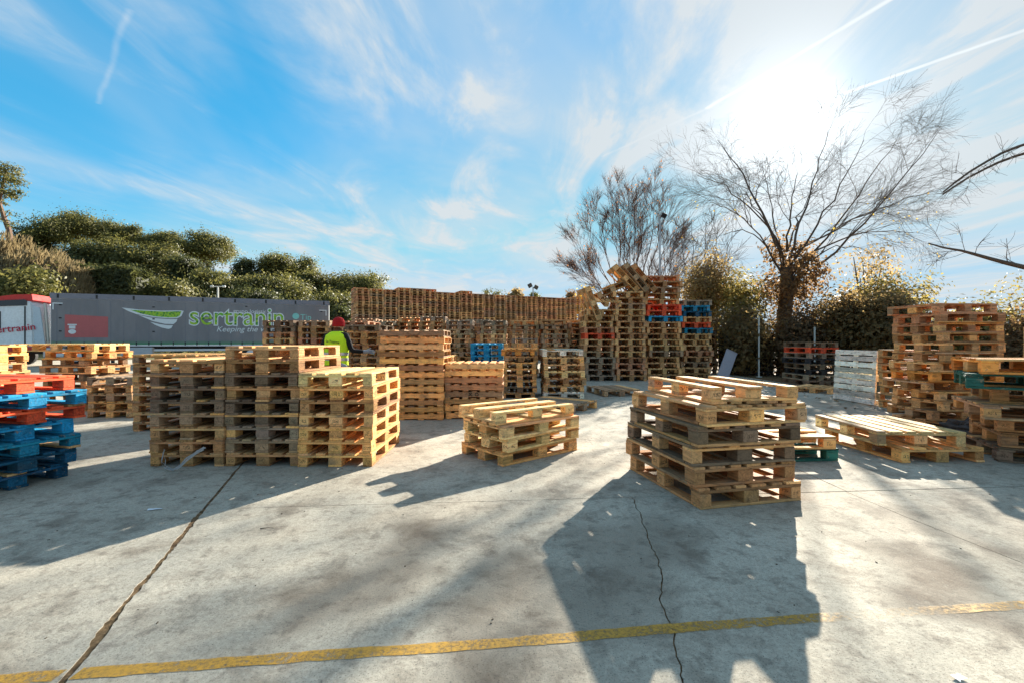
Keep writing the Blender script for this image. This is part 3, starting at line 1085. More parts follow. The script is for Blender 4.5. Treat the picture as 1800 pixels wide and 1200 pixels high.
def tpx(x, y):
    """photo pixel on the trailer's near side -> (along, up)"""
    k = (x - 900) / FPX
    s_ = (k * T0.y - T0.x) / (TDIR.x - TDIR.y * k)
    Y = T0.y + TDIR.y * s_
    return s_, EYE + (600 - y) * Y / FPX


m_cur, n, b = mat('trailer_curtain', (0.10, 0.105, 0.13), 0.42, 0, 0.45)
t = n.new('ShaderNodeTexCoord').outputs['Object']
a = n.noise(n.mapping(t, scale=(1.0, 1, 0.35)), 1.3, 6, 0.6)
sz = n.new('ShaderNodeSeparateXYZ')
n.l.new(t, sz.inputs[0])
c = n.mix(n.ramp(a, 0.35, 0.7), (0.165, 0.162, 0.175), (0.21, 0.203, 0.215))
gr = n.math('MULTIPLY', n.math('SUBTRACT', 1.0, n.ramp(sz.outputs[2], 1.16, 1.48)), 0.9)
c = n.mix(gr, c, (0.03, 0.22, 0.09))
n.l.new(c, b.inputs['Base Color'])
wv = n.noise(n.mapping(t, scale=(1.2, 1, 0.25)), 1.6, 3, 0.5)
bp = n.new('ShaderNodeBump'); bp.inputs['Strength'].default_value = 0.5; bp.inputs['Distance'].default_value = 0.08
n.l.new(wv, bp.inputs['Height']); n.l.new(bp.outputs[0], b.inputs['Normal'])
m_leafprint, n, b = mat('leaf_print', (0.05, 0.3, 0.05), 0.45, 0, 0.4)
t = n.new('ShaderNodeTexCoord').outputs['Object']
vo = n.new('ShaderNodeTexVoronoi'); n.put(vo.inputs['Vector'], t); vo.inputs['Scale'].default_value = 9
c = n.mix(n.ramp(n.noise(t, 6, 4, .6, .8), .35, .65), (0.01, 0.12, 0.03), (0.12, 0.42, 0.03))
c = n.mix(n.ramp(vo.outputs['Distance'], .35, .6), c, (0.30, 0.5, 0.03))
n.l.new(c, b.inputs['Base Color'])
PRINTW = worn('white_print', (0.66, 0.70, 0.72), 0.45, amt=.06)
PRINTM = worn('mint_print', (0.22, 0.55, 0.52), 0.45, amt=.06)
PRINTR = worn('faded_red_print', (0.46, 0.12, 0.12), 0.5, amt=.15)
PRINTRD = worn('red_print', (0.45, 0.02, 0.05), 0.45, amt=.06)
ALU = worn('aluminium_profile', (0.55, 0.57, 0.60), 0.4, 0.5, 0.5, amt=.2)

trl = empty('semi_trailer', T0, (0, 0, TANG))
tag(trl, 'long grey curtain-sided semi trailer with green leaf lettering', 'trailer')
ZB, ZT = 1.13, 4.02
MB().box((TLEN / 2, 1.27, (ZB + ZT) / 2 + .06), (TLEN - .06, 2.46, ZT - ZB - .16)).build('body', WHITE, trl)
cur = MB().box((TLEN / 2, .015, (ZB + .06 + ZT - .32) / 2), (TLEN - .12, .03, ZT - ZB - .36)).build('curtain', m_cur, trl)
MB().box((TLEN / 2, .02, ZT - .14), (TLEN, .05, .30)).build('roof_rail', worn('rail_grey', (0.20, 0.20, 0.235), .45, .2, amt=.3, scale=2), trl)
MB().box((TLEN / 2, .02, ZB), (TLEN, .06, .09)).build('floor_rail', ALU, trl)
for i in range(9):
    s_ = .35 + i * (TLEN - .7) / 8
    MB().box((s_, -.012, ZT - .15), (.09, .02, .22), ch=.005).build('roof_clip', DARK, trl)
for i in range(24):
    s_ = .3 + i * (TLEN - .6) / 23
    MB().box((s_, -.012, ZB + .10), (.05, .02, .20), ch=.004).build('buckle', DARK, cur)
STRAP = worn('curtain_strap', (.185, .185, .205), .6, amt=.2)
for i in range(24):
    s_ = .3 + i * (TLEN - .6) / 23
    MB().box((s_, -.002, (ZB + ZT) / 2 - .12), (.045, .006, ZT - ZB - .5)).build('strap', STRAP, cur)
for (x, y) in ((106, 536), (106, 559), (106, 582), (270, 540), (270, 561), (270, 583), (433, 539), (565, 548)):
    s_, z = tpx(x, y)
    MB().box((s_, -.012, z), (.12, .02, .07), ch=.01).build('tie_knob', DARK, cur)
# corner marks, white
for (x, y, sx) in ((92, 533, 1), (574, 546, -1)):
    s_, z = tpx(x, y)
    MB().box((s_ + sx * .22, -.004, z), (.44, .004, .055)).box((s_ + sx * .03, -.004, z - .19), (.055, .004, .32)).build('corner_mark', PRINTW, cur)


def decal(pts_px, name, m, off=.006):
    poly = [tpx(*p) for p in pts_px]
    mb_ = MB()
    mb_.v = [(x, -off, z) for x, z in poly]
    mb_.f = [tuple(range(len(poly)))]
    return mb_.build(name, m, cur)


decal([(114, 553), (190, 557), (190, 593), (114, 593)], 'red_panel', PRINTR)
decal([(214, 541), (245, 544.5), (285, 546.5), (318, 546), (323, 547), (319, 556), (312, 559.5), (300, 560), (270, 558), (240, 552.5), (225, 547)], 'logo_outline', PRINTW)
decal([(229, 545), (260, 546.8), (290, 548), (319, 547.5), (316, 555), (310, 558), (295, 558.3), (270, 556), (248, 551.5)], 'logo_leaf', m_leafprint, .009)
decal([(243, 554), (270, 559.5), (300, 561.5), (312, 561), (310, 566), (305, 570), (290, 569.5), (268, 564.5)], 'logo_feather', PRINTW)
decal([(264, 566), (280, 570), (295, 572), (304, 572), (301, 577), (296, 578.5), (284, 576), (272, 571)], 'logo_feather', PRINTW)
for (cx, cy, kk) in ((127, 574, 0), (127, 583, 1)):
    s_, z = tpx(cx, cy)
    mb_ = MB()
    if kk:
        mb_.v = [(s_ + .17 * math.cos(a_ * .393), -.010, z + .13 * math.sin(a_ * .393)) for a_ in range(16)]
        mb_.f = [tuple(range(16))]
    else:
        mb_.box((s_, -.010, z + .10), (.40, .004, .07)).box((s_, -.010, z - .04), (.28, .004, .17))
    mb_.build('phone_icon' if not kk else 'round_icon', PRINTW, cur)


def trailer_text(body, x0, x1, y_base, m, name, outline=None, off=.008, squeeze=None, shear=0, rise=0):
    s0, z0 = tpx(x0, y_base)
    s1, _ = tpx(x1, y_base)
    me_ = text_mesh(body, 1.0, name, m, shear=shear)
    xs_ = [v.co.x for v in me_.vertices]
    wd_ = max(xs_) - min(xs_)
    k_ = (s1 - s0) / wd_
    ky = squeeze or k_
    o_ = link(name, me_, None, cur, (s0 - min(xs_) * k_, -off, z0), (R(90), R(-rise), 0))
    o_.scale = (k_, ky, 1)
    if outline:
        me2 = text_mesh(body, 1.0, name + '_outline', outline, offset=.040, shear=shear)
        o2 = link(name + '_outline', me2, None, cur, (s0 - min(xs_) * k_, -off + .004, z0), (R(90), R(-rise), 0))
        o2.scale = (k_, ky, 1)
    return o_


trailer_text('sertranin', 334, 498, 570.5, m_leafprint, 'lettering', PRINTW, .011, squeeze=1.60)
trailer_text('grupo logistic', 410, 468, 550, PRINTW, 'small_lettering')
trailer_text('Keeping the world', 381, 493, 583, PRINTW, 'slogan', shear=.3, rise=.6)
s_, z = tpx(520, 556)
mb_ = MB(); mb_.v = [(s_ + .20 * math.cos(a_ * .314), -.008, z + .20 * math.sin(a_ * .314)) for a_ in range(20)]; mb_.f = [tuple(range(20))]
mb_.build('mint_icon', PRINTM, cur)
trailer_text('Tip', 528, 547, 562, PRINTM, 'mint_lettering')
# chassis
MB().box((TLEN / 2, .75, .98), (TLEN - .8, .12, .22)).box((TLEN / 2, 1.8, .98), (TLEN - .8, .12, .22)).build('chassis_beam', DARK, trl)
for i in range(3):
    xx = TLEN - 4.6 + i * 1.32
    for yy in (.20, 2.2):
        wl_ = MB().lathe([(.30, -.16), (.52, -.14), (.53, -.05), (.53, .05), (.52, .14), (.30, .16)], 20, axis='y').build('wheel', RUBBER, trl, (xx, yy + .05, .54))
        MB().lathe([(.05, -.10), (.29, -.09), (.29, .09), (.05, .10)], 14, axis='y').build('rim', ALU, wl_, (0, -.07 if yy < 1 else .07, 0))
for yy in (.5, 2.0):
    MB().box((2.6, yy, .62), (.14, .14, 1.0)).box((2.6, yy, .08), (.3, .3, .1)).build('landing_leg', DARK, trl)
MB().box((3.9, .12, .78), (1.5, .35, .48), ch=.02).build('tool_box', worn('box_grey', (.45, .46, .48), .5, amt=.2), trl)
MB().box((6.7, .06, .86), (4.0, .05, .13), ch=.01).box((6.7, .06, .60), (4.0, .05, .13), ch=.01).build('side_guard', ALU, trl)
MB().box((TLEN - .1, 1.27, .62), (.12, 2.3, .14)).build('rear_bumper', DARK, trl)
for yy in (.35, 2.2):
    MB().box((TLEN + .01, yy, .95), (.04, .35, .14), ch=.01).build('tail_light', REDP, trl)

cabo = T0 - TDIR * 3.05
cab = empty('truck_tractor', cabo, (0, 0, TANG))
tag(cab, 'white tractor unit with red roof coupled to the grey trailer', 'truck')
prof = [(0.0, 1.15), (-.03, 1.9), (.30, 3.05), (.62, 3.42), (.85, 3.50), (2.05, 3.56), (2.28, 3.50), (2.33, 2.9), (2.36, 1.15), (2.2, 1.05), (.1, 1.05)]
cb_me = MB().prism(prof, .02, 2.44, axis='y').mesh('cab_body', WHITE)
bm = bmesh.new(); bm.from_mesh(cb_me); bmesh.ops.bevel(bm, geom=list(bm.edges), offset=.05, segments=2, affect='EDGES'); bm.to_mesh(cb_me); bm.free()
body = link('cab_body', cb_me, None, cab)
MB().prism([(.55, 3.50), (.80, 3.74), (1.5, 3.88), (2.25, 3.93), (2.30, 3.52), (1.6, 3.55)], .12, 2.34, axis='y').build('roof_deflector', REDP, cab)
MB().prism([(.62, 3.30), (.50, 3.48), (2.0, 3.62), (2.1, 3.57), (2.1, 3.30), (.95, 3.22)], -.02, .03, axis='y').build('side_visor', GLASS, cab)
MB().prism([(.14, 2.05), (.34, 2.95), (1.05, 2.95), (1.05, 2.05)], .0, .03, axis='y').build('door_window', GLASS, cab)
door = MB().prism([(.10, 1.2), (.12, 2.0), (.36, 3.02), (1.12, 3.02), (1.12, 1.2)], .012, .03, axis='y').build('door', WHITE, cab)
MB().box((.95, -.01, 1.85), (.18, .03, .05), ch=.01).build('handle', DARK, door)
MB().box((2.02, .005, 2.2), (.05, .03, 2.1)).build('panel_gap', DARK, cab)
MB().prism([(2.40, 1.1), (2.34, 3.35), (2.62, 3.2), (2.86, 1.1)], .02, .08, axis='y').build('side_fairing', worn('fairing_blue_white', (.48, .56, .62), .4, amt=.1), cab)
MB().box((1.2, 1.23, .95), (2.35, 2.44, .26), ch=.03).build('sill', REDP, cab)
MB().box((2.3, 1.23, .80), (4.6, .9, .25)).build('frame', DARK, cab)
for (xx, nm) in ((.95, 1), (4.15, 1)):
    for yy in (.17, 2.29):
        wl_ = MB().lathe([(.30, -.16), (.52, -.14), (.53, -.05), (.53, .05), (.52, .14), (.30, .16)], 20, axis='y').build('wheel', RUBBER, cab, (xx, yy, .54))
        MB().lathe([(.05, -.10), (.29, -.09), (.29, .09), (.05, .10)], 14, axis='y').build('rim', ALU, wl_, (0, -.07 if yy < 1 else .07, 0))
MB().box((3.2, .4, .75), (1.0, .6, .55), ch=.06).build('fuel_tank', ALU, cab)
MB().tube([(2.72, .30, 3.45), (2.78, .28, 2.6), (2.86, .28, 1.3)], .075, 10).build('exhaust_stack', worn('pale_pipe', (.6, .58, .52), .4, .3, amt=.2), cab)
for i in range(4):
    MB().tube([(2.95, .5 + .25 * i, 3.3), (3.0, .45 + .25 * i, 2.2), (2.95, .5 + .25 * i, 1.3)], .03, 6).build('air_line', STEEL, cab)
tm = text_mesh('sertranin', .50, 'cab_lettering', PRINTRD, shear=.0, offset=.006)
link('cab_lettering', tm, None, cab, (.70, -.035, 1.78), (R(90), R(-7), 0))
MB().box((-.25, -.12, 2.5), (.14, .26, .75), ch=.03).build('mirror', DARK, cab)


# ------------------------------------------------------------------ vegetation
def leaf_mesh(name, C, Nrm, size, m, aspect=0.45, seed=0, jitter=0.5):
    g_ = np.random.default_rng(seed)
    N_ = len(C)
    Nrm = Nrm + g_.normal(0, jitter, (N_, 3))
    Nrm /= np.linalg.norm(Nrm, axis=1, keepdims=True) + 1e-9
    t_ = g_.normal(0, 1, (N_, 3))
    t_ -= Nrm * np.sum(t_ * Nrm, axis=1, keepdims=True)
    t_ /= np.linalg.norm(t_, axis=1, keepdims=True) + 1e-9
    b_ = np.cross(Nrm, t_)
    s_ = (size * g_.uniform(.6, 1.35, (N_, 1)))
    fold = Nrm * s_ * .25
    V = np.stack([C - t_ * s_, C + b_ * s_ * aspect + fold, C + t_ * s_, C - b_ * s_ * aspect + fold], axis=1).reshape(-1, 3)
    me_ = bpy.data.meshes.new(name)
    me_.vertices.add(N_ * 4)
    me_.vertices.foreach_set('co', V.astype(np.float32).ravel())
    me_.loops.add(N_ * 4)
    me_.loops.foreach_set('vertex_index', np.arange(N_ * 4, dtype=np.int32))
    me_.polygons.add(N_)
    me_.polygons.foreach_set('loop_start', np.arange(0, N_ * 4, 4, dtype=np.int32))
    me_.polygons.foreach_set('loop_total', np.full(N_, 4, dtype=np.int32))
    me_.update(calc_edges=True)
    me_.materials.append(m)
    return me_


def clumps(lobes, n_clump, per, spread, seed, shell=0.55, low=-0.35):
    """leaf centres gathered in clumps over a set of ellipsoid lobes (centre, radii)"""
    g_ = np.random.default_rng(seed)
    vol = np.array([r_[0] * r_[1] * r_[2] for _, r_ in lobes]) ** .67
    pick = g_.choice(len(lobes), n_clump, p=vol / vol.sum())
    C, Nn = [], []
    for i in pick:
        c_, r_ = lobes[i]
        while True:
            d_ = g_.normal(0, 1, 3)
            d_ /= np.linalg.norm(d_)
            if d_[2] > low:
                break
        rad = shell + (1 - shell) * g_.random() ** .6
        p_ = np.array(c_) + d_ * np.array(r_) * rad
        k_ = int(per * g_.uniform(.5, 1.4))
        q_ = g_.normal(0, 1, (k_, 3)) * np.array(spread) * g_.uniform(.7, 1.3)
        C.append(p_ + q_)
        Nn.append(np.tile(d_ + np.array([0, 0, .35]), (k_, 1)) + q_ / np.max(spread) * .5)
    return np.concatenate(C), np.concatenate(Nn)


def branch_tree(limbs, r0, twig_len, levels, seed, m, kids=(5, 7), ratio=.52, droop=0.0, spreadang=38, step=0.45, thin=.006):
    """limbs: list of polylines (world, metres) with start radius; side twigs are grown on them"""
    q = random.Random(seed)
    mb_ = MB()
    ends = []

    def grow(pts, ra, rb, level):
        n_ = len(pts)
        rads = [ra + (rb - ra) * (i / (n_ - 1)) for i in range(n_)]
        mb_.tube(pts, rads, 6 if ra > .05 else (4 if ra > .018 else 3), cap=False)
        if level >= levels:
            ends.extend(pts[1:])
            return
        total = sum((pts[i + 1] - pts[i]).length for i in range(n_ - 1))
        nk = max(2, int(q.randint(*kids) * min(1.6, total / (twig_len * (.62 ** level)) + .3)))
        for k_ in range(nk):
            u = q.uniform(.22, 1.0) ** .8
            f = u * (n_ - 1)
            i = min(int(f), n_ - 2)
            p_ = pts[i].lerp(pts[i + 1], f - i)
            d_ = (pts[i + 1] - pts[i]).normalized()
            ax = d_.cross(Vector((q.gauss(0, 1), q.gauss(0, 1), q.gauss(0, 1)))).normalized()
            nd_ = Matrix.Rotation(R(q.uniform(.55, 1.25) * spreadang), 3, ax) @ d_
            L_ = twig_len * (.60 ** level) * q.uniform(.5, 1.25) * (1.1 - .45 * u)
            seg_ = max(3, int(L_ / step / (1 if level == 0 else .6)))
            seg_ = min(seg_, 7)
            pp = [p_]
            cd = nd_.copy()
            for s2 in range(seg_):
                cd = (cd + Vector((q.gauss(0, .14), q.gauss(0, .14), q.gauss(0, .12) - droop))).normalized()
                pp.append(pp[-1] + cd * (L_ / seg_))
            rr = max(thin, (ra + (rb - ra) * u) * ratio * q.uniform(.8, 1.2))
            grow(pp, rr, max(thin * .6, rr * .35), level + 1)

    for pts, ra, rb in limbs:
        grow(pts, ra, rb, 0)
    return mb_, ends


def arc(p0, p1, bulge, n_=9, wob=.04, seed=0):
    q = random.Random(seed)
    p0, p1 = Vector(p0), Vector(p1)
    mid_ = (p0 + p1) / 2 + Vector(bulge)
    out = []
    for i in range(n_ + 1):
        u = i / n_
        p_ = p0 * (1 - u) ** 2 + mid_ * 2 * u * (1 - u) + p1 * u * u
        if 0 < i < n_:
            p_ += Vector((q.gauss(0, wob), q.gauss(0, wob), q.gauss(0, wob)))
        out.append(p_)
    return out


# -- big bare tree in front of the sun
D = 20.5
base = Vector(((1382 - 900) * D / FPX, D, 0))
fork = at(1382, 470, D)
tree = empty('bare_tree', base)
tag(tree, 'large bare tree with wide drooping crown in front of the sun', 'tree')
limbs = [([base, at(1378, 560, D), at(1384, 500, D), fork], .34, .25)]
trunk_only, _ = branch_tree(limbs, .3, 1, 0, 1, BARK)
ends_px = [(1196, 268, -2, 1.4), (1238, 190, 1, .9), (1275, 300, -3, .7), (1215, 330, 2, 1.0), (1330, 240, 2, .3), (1405, 265, -2, .2), (1470, 170, 1, -.4), (1545, 190, -2, -.5),
           (1620, 175, 2, -.9), (1700, 172, -1, -1.3), (1690, 300, 2, -.5), (1600, 335, -2.5, -.2), (1650, 395, 1.5, .5), (1250, 400, -1.5, 1.0), (1560, 440, -2, .8), (1440, 300, 3, -.2)]
limbs = []
for i, (px, py, dd, bz) in enumerate(ends_px):
    px, py = 1382 + (px - 1382) * .84, 470 + (py - 470) * .80
    st = at(1382 + (px - 1382) * .05, 470 + (i % 5) * 14 - 30, D)
    limbs.append((arc(st, at(px, py, D + dd), (0, 0, bz + (.8 if py > 320 else 0)), 10, .05, i), .062 if py < 260 else .048, .009))
mbt, ends = branch_tree(limbs, .1, 2.5, 3, 3, BARK, kids=(4, 6), droop=.05, spreadang=36, thin=.0036)
off = Matrix.Translation(-base)


def rebase(mb_, o_):
    mb_.v = [tuple(Vector(v) - o_) for v in mb_.v]
    return mb_


rebase(trunk_only, base).build('trunk', BARK, tree, smooth=True)
me = rebase(mbt, base).mesh('branches', BARK, True, fix=False)
link('branches', me, None, tree)
# ivy on the trunk
lob = [((fork.x - base.x + dx, dy, z), (rx_, rx_, rz_)) for (dx, dy, z, rx_, rz_) in ((0, 0, 3.0, .9, 1.5), (.1, 0, 4.6, .85, 1.3), (.9, -.2, 4.2, .7, 1.0), (-.3, .1, 5.6, .5, .9), (.9, 0, 5.4, .5, .8), (-.8, 0, 3.6, .6, .8))]
C, Nn = clumps(lob, 170, 26, (.22, .22, .22), 31, .35, -1)
link('ivy', leaf_mesh('ivy', C, Nn, .085, LEAF_BROWN, .55, 5), None, tree)
E = np.array([tuple(p) for p in ends[::9]])
g_ = np.random.default_rng(4)
sel = E[(g_.random(len(E)) < .5) & (E[:, 2] < 7.2)] - np.array(tuple(base))
link('leaves', leaf_mesh('leaves', sel + g_.normal(0, .05, sel.shape), g_.normal(0, 1, sel.shape), .036, LEAF_YELLOW, .6, 6), None, tree)

# -- multi-stemmed bare tree
D2 = 27.0
b2 = Vector(((1108 - 900) * D2 / FPX, D2, 0))
tr2 = empty('bare_tree', b2)
tag(tr2, 'fan-shaped bare tree with reddish twigs behind the tall heap', 'tree')
limbs = []
for i, (px, py, dd) in enumerate([(998, 452, 0), (1004, 415, -1), (1022, 375, 1), (1040, 350, -1.5), (1062, 318, 1), (1082, 305, -1), (1104, 296, 2), (1122, 292, -1), (1140, 300, 1), (1162, 312, 0),
                                  (1180, 340, -1), (1192, 370, 1), (1200, 410, 0), (1030, 470, 1), (1198, 455, -1), (1090, 340, -2), (1130, 330, 2)]):
    px, py = 1108 + (px - 1108) * .86, 560 + (py - 560) * .86
    st = at(1108 + (px - 1108) * .08, 560, D2)
    limbs.append((arc(st, at(px, py, D2 + dd), ((px - 1108) * .006, 0, 0), 9, .08, 50 + i), .050, .008))
limbs.append(([b2, at(1108, 560, D2)], .3, .2))
mbt, ends = branch_tree(limbs, .1, 2.0, 3, 8, BARK_RED, kids=(5, 6), droop=-.07, spreadang=22, thin=.0062)
link('branches', rebase(mbt, b2).mesh('branches', BARK_RED, True, fix=False), None, tr2)
E = np.array([tuple(p) for p in ends[::7]]) - np.array(tuple(b2))
sel = E[g_.random(len(E)) < .16]
link('leaves', leaf_mesh('leaves', sel, g_.normal(0, 1, sel.shape), .055, LEAF_RED, .6, 9), None, tr2)

# -- thin bare saplings between the two
for k_, (px, tops, dd, lab) in enumerate(((1232, [(1195, 400), (1215, 385), (1240, 392), (1262, 400), (1280, 430)], 24.5, 'thin leafless sapling between the two bare trees'),
                                          (1172, [(1165, 400), (1178, 420), (1190, 430)], 29, 'slim leafless sapling behind the floodlight pole'))):
    bb = Vector(((px - 900) * dd / FPX, dd, 0))
    tt = empty('sapling', bb)
    tag(tt, lab, 'tree')
    limbs = [(arc(bb, at(x, y, dd), ((x - px) * .01, 0, .4), 9, .06, 70 + i), .05, .010) for i, (x, y) in enumerate(tops)]
    mbt, ends = branch_tree(limbs, .1, 1.5, 2, 80 + k_, BARK, kids=(6, 9), spreadang=36, thin=.009)
    link('branches', rebase(mbt, bb).mesh('branches', BARK, True, fix=False), None, tt)

# -- tree standing out of frame on the right: its limbs reach in
DR = 9.0
br = Vector((13.2, 9.6, 0))
trr = empty('bare_tree', br)
tag(trr, 'dark bare limbs reaching in from the right edge', 'tree')
lim = [([br, br + Vector((-.1, 0, 2.2)), br + Vector((-.25, 0, 3.6)), br + Vector((-.1, .1, 5.4))], .22, .12)]
A_ = [at(1830, 476, DR), at(1800, 470, DR), at(1770, 463, DR), at(1740, 455, DR), at(1712, 447, DR), at(1690, 441, DR), at(1660, 436, DR), at(1632, 428, DR)]
lim.append(([br + Vector((-.15, 0, 2.6)), at(1950, 500, DR)] + A_, .062, .012))
B_ = [at(1815, 250, 8.6), at(1790, 258, 8.6), at(1760, 270, 8.6), at(1735, 284, 8.6), at(1705, 302, 8.6), at(1680, 320, 8.6), at(1658, 338, 8.6)]
lim.append(([br + Vector((-.15, .1, 4.8)), at(1900, 242, 8.6)] + B_, .034, .014))
C_ = [at(1815, 266, 8.8), at(1785, 275, 8.8), at(1755, 286, 8.8), at(1730, 298, 8.8), at(1700, 314, 8.8), at(1675, 330, 8.8), at(1657, 342, 8.8)]
lim.append(([br + Vector((-.12, .1, 4.5)), at(1900, 256, 8.8)] + C_, .034, .014))
mbt, _ = branch_tree(lim, .1, .75, 2, 91, BARK, kids=(4, 5), ratio=.26, spreadang=44, thin=.0035)
link('limbs', rebase(mbt, br).mesh('limbs', BARK, True, fix=False), None, trr)


# -- shrubs along the fence line on the right
def shrub(name, x0, x1, y0, y1, d, m, label, n_clump, per, size, seed, depth=1.1, sp=.26, low=-1, stems=True, shell=.2, gaps=0):
    bb = Vector((((x0 + x1) / 2 - 900) * d / FPX, d, 0))
    tt = empty(name, bb)
    tag(tt, label, 'shrub', 'shrubs along the right of the yard')
    z1 = EYE + (600 - y0) * d / FPX
    z0 = max(0.1, EYE + (600 - y1) * d / FPX)
    w2 = (x1 - x0) * d / FPX / 2
    q = random.Random(seed)
    lobes = []
    for i in range(7):
        f = q.uniform(-.62, .62)
        zc_ = z0 + (z1 - z0) * q.uniform(.25, .72)
        lobes.append(((w2 * f, q.uniform(-.4, .4) * depth, zc_), (w2 * q.uniform(.38, .6), depth * q.uniform(.6, 1), (z1 - z0) * q.uniform(.22, .36))))
    lobes.append(((0, 0, z0 + (z1 - z0) * .35), (w2 * .85, depth * .8, (z1 - z0) * .38)))
    C_, N_ = clumps(lobes, n_clump, per, (sp, sp, sp), seed, shell, low)
    keep = C_[:, 2] > .02
    link('foliage', leaf_mesh('foliage', C_[keep], N_[keep], size, m, .5, seed), None, tt)
    mb_ = MB()
    for i in range(6):
        e = lobes[i % len(lobes)][0]
        mb_.tube([(q.uniform(-.3, .3), q.uniform(-.2, .2), 0), (e[0] * .5 + q.uniform(-.1, .1), e[1] * .5, e[2] * .6), e], [.05, .035, .015], 5, cap=False)
    mb_.build('stem', BARK, tt)
    return tt


shrub('tall_shrub', 1196, 1300, 430, 600, 22, LEAF_GOLD, 'pale golden tall shrub right beside the highest column', 330, 34, .075, 201, 1.0, .30, gaps=1)
shrub('tall_shrub', 1250, 1345, 470, 640, 20.5, LEAF_OLIVE, 'olive tall shrub left of the ivy-clad trunk', 210, 32, .08, 202)
shrub('shrub', 1262, 1350, 535, 668, 18.9, LEAF_HEDGE, 'dark shrub behind the leaning grey sheet', 240, 40, .085, 203)
shrub('shrub', 1335, 1465, 515, 668, 18.2, LEAF_BROWN, 'brownish shrub at the foot of the ivy-clad trunk', 290, 36, .085, 204)
shrub('tall_shrub', 1425, 1545, 478, 660, 17.6, LEAF_HEDGE, 'dark evergreen shrub behind the upright pale pallet', 300, 36, .08, 205)
shrub('tall_shrub', 1510, 1640, 445, 655, 17.8, LEAF_OLIVE, 'olive and yellow tall shrub left of the tall crooked stack', 240, 32, .08, 206, gaps=1)
shrub('shrub', 1500, 1625, 505, 680, 16.5, LEAF_HEDGE, 'dark dense shrub behind the stack beside the pale pallet', 420, 42, .08, 207)
shrub('tall_shrub', 1450, 1600, 420, 540, 19.5, LEAF_GOLD, 'sparse yellow crown above the dark evergreen shrub', 55, 22, .07, 208)
shrub('shrub', 1675, 1775, 505, 700, 13.0, LEAF_OLIVE, 'yellow-green shrub rising behind the tall crooked stack', 300, 36, .06, 209, .9, .2)
shrub('shrub', 1745, 1880, 528, 740, 11.5, LEAF_BROWN, 'dark speckled shrub at the right edge', 420, 40, .05, 210, .9, .2)
shrub('shrub', 1610, 1700, 560, 700, 14.5, LEAF_HEDGE, 'low dark shrub hidden behind the tall crooked stack', 240, 40, .07, 211)
shrub('shrub', 1770, 1900, 470, 640, 13.5, LEAF_OLIVE, 'loose leafy shrub over the right edge', 110, 26, .05, 212, 1, .3)

# -- far trees behind the wall of pallets
def far_tree(name, cx, top, wpx, bot, d, m, label, seed, group='trees beyond the yard', nc=60, per=40, size=.28, trunk=True, ground_z=None, flat=False):
    z1 = EYE + (600 - top) * d / FPX
    z0 = EYE + (600 - bot) * d / FPX
    x = (cx - 900) * d / FPX
    gz = hill_z(x, d) - .1 if ground_z is None else ground_z
    gz = min(gz, z0 - .3)
    tt = empty(name, (x, d, gz))
    tag(tt, label, 'tree', group)
    w2 = wpx * d / FPX / 2
    q = random.Random(seed)
    hh = z1 - z0
    lobes = []
    nl = 16
    for i in range(nl):
        a_ = q.uniform(0, 6.283)
        rr = q.uniform(.15, .80)
        zc_ = (z0 - gz) + hh * ((q.uniform(.42, .78) if flat else q.uniform(.25, .74)) - .25 * max(0, rr - .45))
        lobes.append(((w2 * rr * math.cos(a_), w2 * rr * math.sin(a_), zc_), (w2 * q.uniform(.16, .42), w2 * q.uniform(.16, .42), hh * (q.uniform(.12, .32)))))
    lobes.append(((0, 0, (z0 - gz) + hh * .50), (w2 * .6, w2 * .6, hh * .36)))
    sp_ = w2 * .075 + .14
    if not flat:
        lobes.append(((0, 0, (z0 - gz) + hh * .22), (w2 * .85, w2 * .85, hh * .34)))
        lobes.append(((0, 0, max(.4, (z0 - gz) - hh * .12)), (w2 * .8, w2 * .8, hh * .3)))
    C_, N_ = clumps(lobes, nc, per, (sp_, sp_, sp_ * .7), seed, .55, -.55)
    C2, N2 = clumps(lobes, int(nc * .35), int(per * .35), (sp_ * 1.5, sp_ * 1.5, sp_ * 1.2), seed + 9, .7, -.4)
    C_, N_ = np.concatenate([C_, C2]), np.concatenate([N_, N2])
    link('crown', leaf_mesh('crown', C_, N_, size, m, .5, seed, .8), None, tt)
    mb_ = MB()
    tops = sorted(lobes, key=lambda l_: -l_[0][2])[:5]
    ctr = Vector((q.uniform(-.3, .3), 0, (z0 - gz) + hh * .15))
    mb_.tube([(q.uniform(-.5, .5), 0, -.3), (ctr.x * .5, 0, ctr.z * .5), tuple(ctr)], [w2 * .06 + .08, w2 * .05 + .06, w2 * .04 + .05], 7, cap=False)
    for l_ in tops:
        e = Vector(l_[0])
        mb_.tube([tuple(ctr), tuple(ctr.lerp(e, .55) + Vector((0, 0, -.2))), tuple(e)], [w2 * .03 + .05, .06, .03], 5, cap=False)
    mb_.build('trunk', BARK_PINE, tt)
    return tt


